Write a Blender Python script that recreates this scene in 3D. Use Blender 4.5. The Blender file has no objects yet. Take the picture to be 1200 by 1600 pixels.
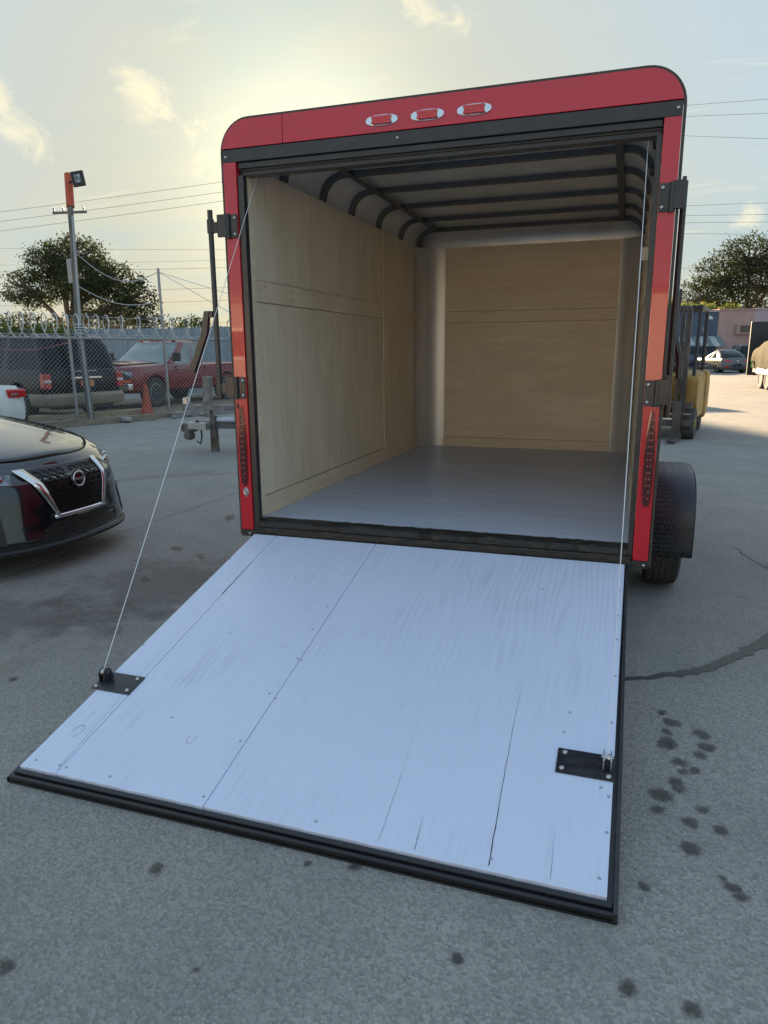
import bpy, bmesh, math, random
from mathutils import Vector, Matrix, Euler
from math import sin, cos, pi, radians, sqrt

# ------------------------------------------------------------------ camera, sky, sun, exposure
scene = bpy.context.scene
COL = scene.collection
cam_d = bpy.data.cameras.new('camera')
cam = bpy.data.objects.new('camera', cam_d)
COL.objects.link(cam)
_fw = Vector((-0.31277415, 0.92396087, -0.22015597))
_r = Vector((0.94769687, 0.31909026, -0.00721382))
_u = Vector((-0.06358434, 0.21089742, 0.97543801))
cam.matrix_world = Matrix(((_r.x, _u.x, -_fw.x, 0.9068), (_r.y, _u.y, -_fw.y, -3.3555), (_r.z, _u.z, -_fw.z, 1.3952), (0, 0, 0, 1)))
cam_d.sensor_fit = 'VERTICAL'
cam_d.sensor_height = 36
cam_d.lens = 36 * 1100.5 / 1600
cam_d.clip_start = 0.05
cam_d.clip_end = 3000
scene.camera = cam

SUN_AZ = radians(-24.4)          # from +Y, negative towards -X
SUN_EL = radians(12.5)
sun_dir = Vector((sin(SUN_AZ) * cos(SUN_EL), cos(SUN_AZ) * cos(SUN_EL), sin(SUN_EL)))
world = bpy.data.worlds.new('World')
scene.world = world
world.use_nodes = True
wn, wl = world.node_tree.nodes, world.node_tree.links
wn.clear()
def wnode(t, **k):
    n = wn.new(t)
    for a, b in k.items():
        setattr(n, a, b)
    return n
sky = wnode('ShaderNodeTexSky', sky_type='NISHITA', sun_disc=False, sun_elevation=SUN_EL, sun_rotation=SUN_AZ,
            altitude=0, air_density=1.0, dust_density=1.6, ozone_density=1.6)
# thin high cloud: breaks the sky up, catches warm light
geo = wnode('ShaderNodeTexCoord')
sep = wnode('ShaderNodeSeparateXYZ'); wl.new(geo.outputs['Generated'], sep.inputs[0])
zc = wnode('ShaderNodeMath', operation='MAXIMUM'); wl.new(sep.outputs['Z'], zc.inputs[0]); zc.inputs[1].default_value = 0.0
zp = wnode('ShaderNodeMath', operation='ADD'); wl.new(zc.outputs[0], zp.inputs[0]); zp.inputs[1].default_value = 0.14
dv = wnode('ShaderNodeVectorMath', operation='DIVIDE'); wl.new(geo.outputs['Generated'], dv.inputs[0])
cb = wnode('ShaderNodeCombineXYZ'); wl.new(zp.outputs[0], cb.inputs[0]); wl.new(zp.outputs[0], cb.inputs[1]); cb.inputs[2].default_value = 1
wl.new(cb.outputs[0], dv.inputs[1])
def cloud(scale, lo, hi, seed, stretch=(1, 1, 1), detail=7, rough=.55, dist=.2):
    mp = wnode('ShaderNodeMapping'); mp.inputs['Scale'].default_value = stretch; mp.inputs['Location'].default_value = seed
    wl.new(dv.outputs[0], mp.inputs[0])
    nz = wnode('ShaderNodeTexNoise'); nz.inputs['Scale'].default_value = scale; nz.inputs['Detail'].default_value = detail
    nz.inputs['Roughness'].default_value = rough; nz.inputs['Distortion'].default_value = dist
    wl.new(mp.outputs[0], nz.inputs['Vector'])
    mr = wnode('ShaderNodeMapRange', interpolation_type='SMOOTHSTEP'); mr.inputs['From Min'].default_value = lo; mr.inputs['From Max'].default_value = hi
    wl.new(nz.outputs['Fac'], mr.inputs['Value'])
    return mr.outputs['Result']
CLOUDS = [((-0.564, 0.774, 0.289), 0.058), ((-0.678, 0.679, 0.28), 0.06), ((-0.242, 0.888, 0.392), 0.085), ((-0.508, 0.824, 0.252), 0.055), ((-0.66, 0.714, 0.235), 0.045), ((0.126, 0.98, 0.157), 0.035), ((-0.776, 0.553, 0.303), 0.12), ((0.276, 0.897, 0.346), 0.13), ((-0.768, 0.621, 0.157), 0.09), ((0.285, 0.939, 0.193), 0.1), ((0.185, -0.828, 0.53), 0.124), ((-0.227, -0.782, 0.58), 0.088), ((-0.34, -0.626, 0.702), 0.111), ((-0.51, -0.36, 0.781), 0.136), ((-0.873, -0.036, 0.486), 0.157), ((-0.802, 0.118, 0.586), 0.184), ((-0.605, 0.461, 0.649), 0.161), ((0.458, 0.621, 0.636), 0.185), ((0.595, 0.302, 0.745), 0.127), ((0.884, 0.045, 0.465), 0.192), ((0.911, -0.348, 0.221), 0.096), ((0.544, -0.34, 0.767), 0.132), ((0.443, -0.818, 0.367), 0.141)]
def cumulus(spots):
    """small cumulus banks standing in given directions of the sky"""
    nz = wnode('ShaderNodeTexNoise'); nz.inputs['Scale'].default_value = 15; nz.inputs['Detail'].default_value = 8; nz.inputs['Roughness'].default_value = .68; nz.inputs['Distortion'].default_value = .5
    wl.new(geo.outputs['Generated'], nz.inputs['Vector'])
    tot = nz.outputs['Fac']
    for d, rad in spots:
        ds = wnode('ShaderNodeVectorMath', operation='DISTANCE'); wl.new(geo.outputs['Generated'], ds.inputs[0]); ds.inputs[1].default_value = Vector(d).normalized()
        mr = wnode('ShaderNodeMapRange', interpolation_type='SMOOTHSTEP'); mr.inputs['From Min'].default_value = 0; mr.inputs['From Max'].default_value = rad; mr.inputs['To Min'].default_value = .30; mr.inputs['To Max'].default_value = 0
        wl.new(ds.outputs['Value'], mr.inputs['Value'])
        ad = wnode('ShaderNodeMath', operation='ADD'); wl.new(tot, ad.inputs[0]); wl.new(mr.outputs[0], ad.inputs[1]); tot = ad.outputs[0]
    mr = wnode('ShaderNodeMapRange', interpolation_type='SMOOTHSTEP'); mr.inputs['From Min'].default_value = .63; mr.inputs['From Max'].default_value = .86
    wl.new(tot, mr.inputs['Value']); return mr.outputs[0]
puffs = cumulus(CLOUDS)
veil = cloud(.7, .38, .75, (7.7, 1.2, 0), (1, 1.7, 1), detail=8, rough=.6, dist=.6)
# thin haze evens out the dome: roll off the bright end by luminance so that the glow round the sun keeps its hue
K = 3.0
lum = wnode('ShaderNodeRGBToBW'); wl.new(sky.outputs[0], lum.inputs[0])
lk = wnode('ShaderNodeMath', operation='MULTIPLY_ADD'); wl.new(lum.outputs[0], lk.inputs[0]); lk.inputs[1].default_value = K; lk.inputs[2].default_value = 1.0
inv = wnode('ShaderNodeMath', operation='DIVIDE'); inv.inputs[0].default_value = 3.0; wl.new(lk.outputs[0], inv.inputs[1])
dv1 = wnode('ShaderNodeVectorMath', operation='SCALE'); wl.new(sky.outputs[0], dv1.inputs[0]); wl.new(inv.outputs[0], dv1.inputs['Scale'])
mx1 = wnode('ShaderNodeMix', data_type='RGBA')
vf = wnode('ShaderNodeMath', operation='MULTIPLY_ADD'); wl.new(veil, vf.inputs[0]); vf.inputs[1].default_value = .32; vf.inputs[2].default_value = .52
wl.new(vf.outputs[0], mx1.inputs['Factor']); wl.new(dv1.outputs[0], mx1.inputs['A']); mx1.inputs['B'].default_value = (.66, .86, .94, 1)
mx2 = wnode('ShaderNodeMix', data_type='RGBA')
wisp = cloud(2.6, .54, .80, (4.1, 9.3, 0), (1, 2.6, 1), detail=9, rough=.66, dist=.9)
pf0 = wnode('ShaderNodeMath', operation='MULTIPLY'); wl.new(wisp, pf0.inputs[0]); pf0.inputs[1].default_value = .45
pf = wnode('ShaderNodeMath', operation='MULTIPLY_ADD', use_clamp=True); wl.new(puffs, pf.inputs[0]); pf.inputs[1].default_value = .75; wl.new(pf0.outputs[0], pf.inputs[2])
wl.new(pf.outputs[0], mx2.inputs['Factor']); wl.new(mx1.outputs['Result'], mx2.inputs['A']); mx2.inputs['B'].default_value = (1.36, 1.27, .98, 1)
# aureole: haze glowing round the sun
dt = wnode('ShaderNodeVectorMath', operation='DOT_PRODUCT'); wl.new(geo.outputs['Generated'], dt.inputs[0]); dt.inputs[1].default_value = sun_dir
dm = wnode('ShaderNodeMath', operation='MAXIMUM'); wl.new(dt.outputs['Value'], dm.inputs[0]); dm.inputs[1].default_value = 0
dp = wnode('ShaderNodeMath', operation='POWER'); wl.new(dm.outputs[0], dp.inputs[0]); dp.inputs[1].default_value = 105
au = wnode('ShaderNodeVectorMath', operation='SCALE'); au.inputs[0].default_value = (.75, .70, .46); wl.new(dp.outputs[0], au.inputs['Scale'])
dp2 = wnode('ShaderNodeMath', operation='POWER'); wl.new(dm.outputs[0], dp2.inputs[0]); dp2.inputs[1].default_value = 11
au2 = wnode('ShaderNodeVectorMath', operation='SCALE'); au2.inputs[0].default_value = (.07, .04, -.08); wl.new(dp2.outputs[0], au2.inputs['Scale'])
ad0 = wnode('ShaderNodeVectorMath', operation='ADD'); wl.new(mx2.outputs['Result'], ad0.inputs[0]); wl.new(au2.outputs[0], ad0.inputs[1])
ads = wnode('ShaderNodeVectorMath', operation='ADD'); wl.new(ad0.outputs[0], ads.inputs[0]); wl.new(au.outputs[0], ads.inputs[1])
bg = wnode('ShaderNodeBackground'); wl.new(ads.outputs[0], bg.inputs['Color']); bg.inputs['Strength'].default_value = 0.094
out = wnode('ShaderNodeOutputWorld'); wl.new(bg.outputs[0], out.inputs[0])

sun_l = bpy.data.lights.new('sun', 'SUN')
sun_l.energy = 3.2
sun_l.angle = radians(0.8)
sun_l.color = (1.0, .74, .45)
sun = bpy.data.objects.new('sun', sun_l)
sun.rotation_euler = (-sun_dir).to_track_quat('-Z', 'Y').to_euler()
sun.location = sun_dir * 60
COL.objects.link(sun)

vs = scene.view_settings
vs.view_transform = 'Standard'
vs.look = 'None'
vs.exposure = 3.0
vs.gamma = 1.0
vs.use_curve_mapping = False
scene.cycles.max_bounces = 10
scene.cycles.diffuse_bounces = 7
scene.cycles.glossy_bounces = 4
scene.cycles.transparent_max_bounces = 16

# ------------------------------------------------------------------ helpers
R = random.Random(7)
class MB:
    """collects shapes, builds ONE mesh object"""
    def __init__(s): s.v = []; s.f = []
    def add(s, vs, fs, M=None):
        o = len(s.v)
        s.v += [tuple(M @ Vector(p)) for p in vs] if M is not None else [tuple(p) for p in vs]
        s.f += [tuple(i + o for i in f) for f in fs]
        return s
    def box(s, x0, x1, y0, y1, z0, z1, M=None):
        return s.add([(x0, y0, z0), (x1, y0, z0), (x1, y1, z0), (x0, y1, z0), (x0, y0, z1), (x1, y0, z1), (x1, y1, z1), (x0, y1, z1)],
                     [(3, 2, 1, 0), (4, 5, 6, 7), (0, 1, 5, 4), (1, 2, 6, 5), (2, 3, 7, 6), (3, 0, 4, 7)], M)
    def prism(s, poly, lo, hi, axis='y', M=None):
        """2D polygon extruded along an axis: 'y' -> (x,z), 'z' -> (x,y), 'x' -> (y,z)"""
        n = len(poly)
        def mk(p, h):
            return (p[0], h, p[1]) if axis == 'y' else (p[0], p[1], h) if axis == 'z' else (h, p[0], p[1])
        vs = [mk(p, lo) for p in poly] + [mk(p, hi) for p in poly]
        fs = [tuple(range(n)), tuple(range(2 * n - 1, n - 1, -1))] + [(i, i + n, (i + 1) % n + n, (i + 1) % n) for i in range(n)]
        return s.add(vs, fs, M)
    def tube(s, pts, r, n=6, caps=True, M=None):
        pts = [Vector(p) for p in pts]
        rs = r if isinstance(r, (list, tuple)) else [r] * len(pts)
        vs, fs = [], []
        pu = None
        for i, p in enumerate(pts):
            d = (pts[min(i + 1, len(pts) - 1)] - pts[max(i - 1, 0)]).normalized()
            if pu is None:
                a = Vector((0, 0, 1)) if abs(d.z) < .9 else Vector((1, 0, 0))
                pu = d.cross(a).normalized()
            u = (pu - d * pu.dot(d)).normalized(); w = d.cross(u); pu = u
            for k in range(n):
                t = 2 * pi * k / n
                vs.append(p + (u * cos(t) + w * sin(t)) * rs[i])
        for i in range(len(pts) - 1):
            for k in range(n):
                fs.append((i * n + k, i * n + (k + 1) % n, (i + 1) * n + (k + 1) % n, (i + 1) * n + k))
        if caps:
            fs.append(tuple(range(n - 1, -1, -1))); fs.append(tuple((len(pts) - 1) * n + k for k in range(n)))
        return s.add(vs, fs, M)
    def cyl(s, a, b, r, n=12, M=None): return s.tube([a, b], r, n, True, M)
    def lathe(s, prof, n=24, M=None):
        """profile of (radius, height) turned about local z"""
        vs, fs = [], []
        for r, h in prof:
            for k in range(n):
                t = 2 * pi * k / n
                vs.append((r * cos(t), r * sin(t), h))
        for i in range(len(prof) - 1):
            for k in range(n):
                fs.append((i * n + k, i * n + (k + 1) % n, (i + 1) * n + (k + 1) % n, (i + 1) * n + k))
        fs.append(tuple(range(n - 1, -1, -1))); fs.append(tuple((len(prof) - 1) * n + k for k in range(n)))
        return s.add(vs, fs, M)
    def grid(s, P, M=None):
        """P[i][j] points"""
        a, b = len(P), len(P[0])
        return s.add([p for row in P for p in row], [(i * b + j, i * b + j + 1, (i + 1) * b + j + 1, (i + 1) * b + j) for i in range(a - 1) for j in range(b - 1)], M)
    def build(s, name, mat, parent=None, smooth=0, bevel=0, solid=0):
        me = bpy.data.meshes.new(name)
        me.from_pydata(s.v, [], s.f)
        me.update()
        o = bpy.data.objects.new(name, me)
        me.materials.append(mat)
        COL.objects.link(o)
        if parent: o.parent = parent
        if smooth:
            me.polygons.foreach_set('use_smooth', [True] * len(me.polygons))
            me.set_sharp_from_angle(angle=radians(smooth))
        if solid:
            m = o.modifiers.new('solid', 'SOLIDIFY'); m.thickness = solid; m.offset = -1
        if bevel:
            m = o.modifiers.new('bevel', 'BEVEL'); m.width = bevel; m.segments = 2; m.limit_method = 'ANGLE'; m.angle_limit = radians(40)
        return o
def fixn(o):
    bm = bmesh.new(); bm.from_mesh(o.data); bmesh.ops.recalc_face_normals(bm, faces=bm.faces); bm.to_mesh(o.data); bm.free()
    return o
def empty(name, loc=(0, 0, 0), rz=0, parent=None, rot=None, scale=1):
    o = bpy.data.objects.new(name, None)
    o.location = loc; o.rotation_euler = rot or (0, 0, rz); o.scale = (scale,) * 3
    o.empty_display_size = .2
    COL.objects.link(o)
    if parent: o.parent = parent
    return o
def tag(o, label, cat, group=None):
    o['label'] = label; o['category'] = cat
    if group: o['group'] = group
    return o
def struct(o):
    o['kind'] = 'structure'; return o
def stuff(o):
    o['kind'] = 'stuff'; return o
def copy_part(o, parent, loc=None, rot=None, scale=None):
    c = o.copy(); COL.objects.link(c); c.parent = parent
    if loc is not None: c.location = loc
    if rot is not None: c.rotation_euler = rot
    if scale is not None: c.scale = scale
    return c
def rotx(a): return Matrix.Rotation(a, 4, 'X')
def roty(a): return Matrix.Rotation(a, 4, 'Y')
def rotz(a): return Matrix.Rotation(a, 4, 'Z')
def T(x, y, z): return Matrix.Translation((x, y, z))

# ------------------------------------------------------------------ materials
def M(name, col, rough=.5, metal=0.0, col2=None, ns=4, stretch=(1, 1, 1), lo=.35, hi=.65, detail=6, dist=0, bump=0, bs=40, bst=None, bdist=.01,
      coat=0, spec=.5, rvar=0, emit=0, trans=0, sub=None, aniso=0):
    m = bpy.data.materials.new(name); m.use_nodes = True
    nt = m.node_tree; b = nt.nodes['Principled BSDF']
    b.inputs['Base Color'].default_value = (*col, 1)
    b.inputs['Roughness'].default_value = rough
    b.inputs['Metallic'].default_value = metal
    b.inputs['Coat Weight'].default_value = coat
    b.inputs['Coat Roughness'].default_value = .03
    b.inputs['Specular IOR Level'].default_value = spec
    b.inputs['Anisotropic'].default_value = aniso
    if trans: b.inputs['Transmission Weight'].default_value = trans
    if emit:
        b.inputs['Emission Color'].default_value = (*col, 1); b.inputs['Emission Strength'].default_value = emit
    L = nt.links.new
    tc = nt.nodes.new('ShaderNodeTexCoord')
    def noise(scale, st, det=detail, ds=dist):
        mp = nt.nodes.new('ShaderNodeMapping'); mp.inputs['Scale'].default_value = st
        L(tc.outputs['Object'], mp.inputs[0])
        nz = nt.nodes.new('ShaderNodeTexNoise'); nz.inputs['Scale'].default_value = scale; nz.inputs['Detail'].default_value = det
        nz.inputs['Distortion'].default_value = ds
        L(mp.outputs[0], nz.inputs['Vector'])
        return nz.outputs['Fac']
    if col2:
        f = noise(ns, stretch)
        mr = nt.nodes.new('ShaderNodeMapRange'); mr.inputs['From Min'].default_value = lo; mr.inputs['From Max'].default_value = hi
        L(f, mr.inputs['Value'])
        mx = nt.nodes.new('ShaderNodeMix'); mx.data_type = 'RGBA'
        mx.inputs['A'].default_value = (*col, 1); mx.inputs['B'].default_value = (*col2, 1)
        L(mr.outputs[0], mx.inputs['Factor']); L(mx.outputs['Result'], b.inputs['Base Color'])
        if rvar:
            rr = nt.nodes.new('ShaderNodeMapRange'); rr.inputs['To Min'].default_value = rough - rvar; rr.inputs['To Max'].default_value = rough + rvar
            L(mr.outputs[0], rr.inputs['Value']); L(rr.outputs[0], b.inputs['Roughness'])
    if bump:
        f = noise(bs, bst or stretch, 5)
        bp = nt.nodes.new('ShaderNodeBump'); bp.inputs['Strength'].default_value = bump; bp.inputs['Distance'].default_value = bdist
        L(f, bp.inputs['Height']); L(bp.outputs[0], b.inputs['Normal'])
    return m

m_red = M('red_paint', (.54, .007, .022), .20, coat=1.0, col2=(.51, .007, .020), ns=2, bump=.015, bs=3, spec=.4)
m_black = M('black_paint', (.019, .020, .023), .36, col2=(.028, .030, .034), ns=12, coat=.1, bump=.08, bs=60)
m_blackrough = M('rough_black_paint', (.008, .008, .008), .45, col2=(.035, .028, .02), ns=14, stretch=(1, 4, 3), lo=.5, hi=.75, bump=.6, bs=45, bdist=.01)
m_rubber = M('rubber', (.034, .034, .034), .8, col2=(.055, .053, .05), ns=9, bump=.2, bs=80)
m_trim = M('dark_trim', (.03, .03, .028), .5, col2=(.05, .048, .042), ns=20)
m_chrome = M('chrome', (.75, .75, .76), .12, 1.0)
m_zinc = M('zinc_steel', (.55, .55, .56), .35, 1.0, col2=(.42, .42, .43), ns=30)
m_galv = M('galvanised_sheet', (.66, .66, .65), .36, .55, col2=(.58, .58, .57), ns=6, stretch=(1, 1, .15), bump=.05, bs=30)
m_roofskin = M('roof_skin', (.62, .62, .60), .40, .30, col2=(.54, .54, .52), ns=4)
m_bow = M('roof_bow', (.062, .064, .070), .5, col2=(.085, .086, .09), ns=9)
# ------------------------------------------------------------------ ground
def asphalt():
    m = bpy.data.materials.new('asphalt'); m.use_nodes = True
    nt = m.node_tree; b = nt.nodes['Principled BSDF']; L = nt.links.new; N = nt.nodes.new
    tc = N('ShaderNodeTexCoord')
    def noise(sc, det=6, st=(1, 1, 1), rough=.55, loc=(0, 0, 0), ds=0):
        mp = N('ShaderNodeMapping'); mp.inputs['Scale'].default_value = st; mp.inputs['Location'].default_value = loc; L(tc.outputs['Object'], mp.inputs[0])
        n = N('ShaderNodeTexNoise'); n.inputs['Scale'].default_value = sc; n.inputs['Detail'].default_value = det; n.inputs['Roughness'].default_value = rough
        n.inputs['Distortion'].default_value = ds
        L(mp.outputs[0], n.inputs['Vector']); return n.outputs['Fac']
    def ramp(f, a, c, x, y):
        r = N('ShaderNodeMapRange'); r.inputs['From Min'].default_value = a; r.inputs['From Max'].default_value = c; r.inputs['To Min'].default_value = x; r.inputs['To Max'].default_value = y
        L(f, r.inputs['Value']); return r.outputs[0]
    def mix(f, A, B, mode='MIX'):
        x = N('ShaderNodeMix'); x.data_type = 'RGBA'; x.blend_type = mode
        for k, v in (('A', A), ('B', B)):
            if isinstance(v, tuple): x.inputs[k].default_value = (*v, 1)
            else: L(v, x.inputs[k])
        if isinstance(f, float): x.inputs['Factor'].default_value = f
        else: L(f, x.inputs['Factor'])
        return x.outputs['Result']
    c = mix(ramp(noise(.35, 8, loc=(3, 1, 0)), .38, .62, 0, 1), (.300, .281, .252), (.385, .359, .320))
    c = mix(ramp(noise(1.6, 8, (1, 1, 1), .65, (9, 4, 0)), .45, .72, 0, .7), c, (.245, .233, .214))
    c = mix(ramp(noise(5, 6, (1, .35, 1), .6, (1, 7, 0), 1.2), .56, .75, 0, .45), c, (.36, .33, .29))
    # aggregate: dark binder with pale chips
    v = N('ShaderNodeTexVoronoi'); v.inputs['Scale'].default_value = 120; L(tc.outputs['Object'], v.inputs['Vector'])
    hs = N('ShaderNodeSeparateColor'); L(v.outputs['Color'], hs.inputs[0])
    c = mix(ramp(hs.outputs[0], .0, 1, .0, .70), c, (.158, .152, .144))
    chip = N('ShaderNodeMath'); chip.operation = 'MULTIPLY'
    L(ramp(hs.outputs[1], .60, .95, 0, .45), chip.inputs[0]); L(ramp(v.outputs['Distance'], .25, .42, 1, 0), chip.inputs[1])
    c = mix(chip.outputs[0], c, (.50, .49, .46))
    v2 = N('ShaderNodeTexVoronoi'); v2.inputs['Scale'].default_value = 42; L(tc.outputs['Object'], v2.inputs['Vector'])
    hs2 = N('ShaderNodeSeparateColor'); L(v2.outputs['Color'], hs2.inputs[0])
    ch2 = N('ShaderNodeMath'); ch2.operation = 'MULTIPLY'
    L(ramp(hs2.outputs[1], .965, .975, 0, .3), ch2.inputs[0]); L(ramp(v2.outputs['Distance'], .16, .26, 1, 0), ch2.inputs[1])
    c = mix(ch2.outputs[0], c, (.46, .44, .40))
    L(c, b.inputs['Base Color'])
    b.inputs['Specular IOR Level'].default_value = .35
    L(ramp(noise(2.2, 6), .3, .7, .62, .9), b.inputs['Roughness'])
    bp = N('ShaderNodeBump'); bp.inputs['Strength'].default_value = .5; bp.inputs['Distance'].default_value = .006
    L(v.outputs['Distance'], bp.inputs['Height'])
    bp2 = N('ShaderNodeBump'); bp2.inputs['Strength'].default_value = .12; bp2.inputs['Distance'].default_value = .03
    L(noise(3, 6), bp2.inputs['Height']); L(bp.outputs[0], bp2.inputs['Normal'])
    L(bp2.outputs[0], b.inputs['Normal'])
    return m
m_asphalt = asphalt()
# one sheet to the horizon with a slightly uneven surface near the camera
def ground_z(x, y): return 0.0
g = MB()
g.add([(-900, -900, 0), (900, -900, 0), (900, 900, 0), (-900, 900, 0)], [(0, 1, 2, 3)])
ground = struct(g.build('asphalt_yard', m_asphalt))

# stains: real marks with their own outline, soft-edged thin films on the asphalt
def stain_mat(name, col, rough, strength=1.0, ns=45):
    m = bpy.data.materials.new(name); m.use_nodes = True
    nt = m.node_tree; b = nt.nodes['Principled BSDF']; L = nt.links.new; N = nt.nodes.new
    b.inputs['Base Color'].default_value = (*col, 1); b.inputs['Roughness'].default_value = rough
    at = N('ShaderNodeAttribute'); at.attribute_name = 'cover'
    tc = N('ShaderNodeTexCoord'); nz = N('ShaderNodeTexNoise'); nz.inputs['Scale'].default_value = ns; nz.inputs['Detail'].default_value = 6; nz.inputs['Roughness'].default_value = .7
    L(tc.outputs['Object'], nz.inputs['Vector'])
    ad = N('ShaderNodeMath'); ad.operation = 'ADD'; L(at.outputs['Fac'], ad.inputs[0]); L(nz.outputs['Fac'], ad.inputs[1])
    mr = N('ShaderNodeMapRange'); mr.interpolation_type = 'SMOOTHSTEP'; mr.inputs['From Min'].default_value = .80; mr.inputs['From Max'].default_value = 1.14; mr.inputs['To Max'].default_value = strength
    L(ad.outputs[0], mr.inputs['Value']); L(mr.outputs[0], b.inputs['Alpha'])
    return m
m_stain = stain_mat('oil_stain', (.060, .054, .045), .5, .72)
m_wet = stain_mat('wet_trail', (.05, .044, .034), .45, .92, 30)
m_rustfilm = stain_mat('tyre_dust', (.14, .112, .096), .8, .32, 4)
m_pale = stain_mat('pale_wear', (.36, .31, .24), .85, .42, 3)
def film(name, rows, mat, lift=.004):
    """rows: list of (point, cover) lists making a grid"""
    mb = MB(); mb.grid([[(x, y, lift) for (x, y, c) in r] for r in rows])
    o = mb.build(name, mat, ground)
    a = o.data.attributes.new('cover', 'FLOAT', 'POINT')
    a.data.foreach_set('value', [c for r in rows for (x, y, c) in r])
    return o
def spot(x, y, rx, ry, ang=0, mat=m_stain, lift=.004, peak=.85, name='oil_stain'):
    rows = []
    for i in range(6):
        t = i / 5
        rows.append([(x + t * 1.5 * (rx * cos(a) * cos(ang) - ry * sin(a) * sin(ang)), y + t * 1.5 * (rx * cos(a) * sin(ang) + ry * sin(a) * cos(ang)), peak * (1 - t) + .0) for a in [2 * pi * k / 18 for k in range(19)]])
    return film(name, rows, mat, lift)
def trail(pts, w, mat, lift=.004, peak=.8, name='oil_stain'):
    rows = [[], [], [], [], []]
    n = len(pts)
    for i, (x, y) in enumerate(pts):
        x0, y0 = pts[max(i - 1, 0)]; x1, y1 = pts[min(i + 1, n - 1)]
        d = Vector((x1 - x0, y1 - y0)).normalized(); nx, ny = -d.y, d.x
        ww = w[i] if isinstance(w, list) else w
        e = min(1, i / 1.5, (n - 1 - i) / 1.5) if n > 3 else 1
        for k, (o_, c) in enumerate(((-1, 0), (-.5, .7), (0, 1), (.5, .7), (1, 0))):
            rows[k].append((x + nx * ww * o_, y + ny * ww * o_, c * peak * (.4 + .6 * e)))
    return film(name, rows, mat, lift)
for (x, y, rx, ry) in [(1.16, -0.67, 0.022, 0.028), (1.14, -0.75, 0.017, 0.021), (1.14, -0.83, 0.032, 0.039), (1.17, -0.95, 0.024, 0.028), (1.13, -0.86, 0.021, 0.025), (1.26, -0.73, 0.021, 0.027), (1.27, -0.82, 0.021, 0.025), (1.24, -0.88, 0.018, 0.021), (1.22, -0.99, 0.017, 0.02), (1.15, -1.08, 0.019, 0.021), (1.1, -1.17, 0.029, 0.031), (1.16, -1.12, 0.019, 0.02), (1.09, -1.25, 0.022, 0.022), (1.22, -1.21, 0.018, 0.019), (1.18, -1.29, 0.021, 0.021), (1.17, -1.41, 0.022, 0.021), (1.26, -1.3, 0.017, 0.017), (1.26, -1.54, 0.017, 0.015), (1.28, -1.57, 0.02, 0.018), (1.24, -1.51, 0.01, 0.009), (1.04, -1.61, 0.015, 0.013), (1.0, -1.95, 0.021, 0.015), (1.13, -1.96, 0.021, 0.015), (0.62, -1.99, 0.014, 0.01), (-0.24, -1.96, 0.016, 0.014), (0.15, -1.81, 0.011, 0.009), (0.28, -1.78, 0.016, 0.014), (-1.57, -1.16, 0.014, 0.021), (0.05, -2.21, 0.008, 0.006), (-0.38, -2.34, 0.021, 0.017), (1.18, -1.01, 0.013, 0.015), (1.13, -0.6, 0.015, 0.02), (-2.15, .9, .03, .05), (-2.3, 1.9, .04, .1), (-1.9, .2, .02, .05), (-1.85, .75, .02, .06)]:
    spot(x, y, rx * 1.6, ry * 1.6, R.uniform(0, 3), lift=.004 + R.random() * .002, peak=R.uniform(.72, .95))
def wob(pts, sub=4, a=.012, seed=1):
    r = random.Random(seed); o = []
    for i in range(len(pts) - 1):
        for k in range(sub):
            t = k / sub
            o.append((pts[i][0] * (1 - t) + pts[i + 1][0] * t + r.uniform(-a, a), pts[i][1] * (1 - t) + pts[i + 1][1] * t + r.uniform(-a, a)))
    return o + [pts[-1]]
cr = wob([(0.93, -0.37), (1.05, -0.31), (1.13, -0.26), (1.21, -0.22), (1.27, -0.17), (1.34, -0.11), (1.39, -0.04), (1.48, 0.07), (1.55, 0.16), (1.6, 0.24), (1.66, 0.34), (1.76, 0.49), (2.0, .8)], 3, .012, 4)
trail(cr, [.014 + .040 * min(1, i / 22) * R.uniform(.7, 1.2) for i in range(len(cr))], m_wet, .0045, .95)
trail(wob([(-2.83, -0.6), (-2.79, 0.23), (-2.83, 0.78), (-2.85, 1.41), (-2.82, 2.11), (-2.8, 2.99), (-2.7, 3.6)], 5, .012, 5), [.012] * 31, m_stain, .005, .6)
trail(wob([(3.0, 2.6), (2.75, 3.0), (2.62, 3.4), (2.3, 3.7)], 4, .03, 6), [.03] * 13, m_stain, .005, .7)
trail(wob([(1.9, 1.5), (1.8, 1.9), (1.72, 2.2)], 4, .02, 7), [.012] * 9, m_stain, .005, .7)
# dusty reddish film beside the parked car and pale traffic wear
spot(-1.75, .1, .75, 1.1, .1, m_rustfilm, .003, .75, 'tyre_dust')
spot(-2.2, -.6, 1.2, .5, .4, m_rustfilm, .0032, .7, 'tyre_dust')
spot(-1.6, -.9, .8, .22, 1.1, m_pale, .0034, .5, 'pale_wear')
spot(2.6, 2.2, 2.0, .16, .62, m_pale, .0034, .6, 'pale_wear')
spot(2.9, 4.0, 1.6, .2, .5, m_pale, .0034, .55, 'pale_wear')
spot(-4.4, 3.3, 2.2, .3, .9, m_pale, .0034, .6, 'pale_wear')
spot(-3.6, 3.9, 1.6, .12, .55, m_pale, .0036, .7, 'pale_wear')
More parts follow.
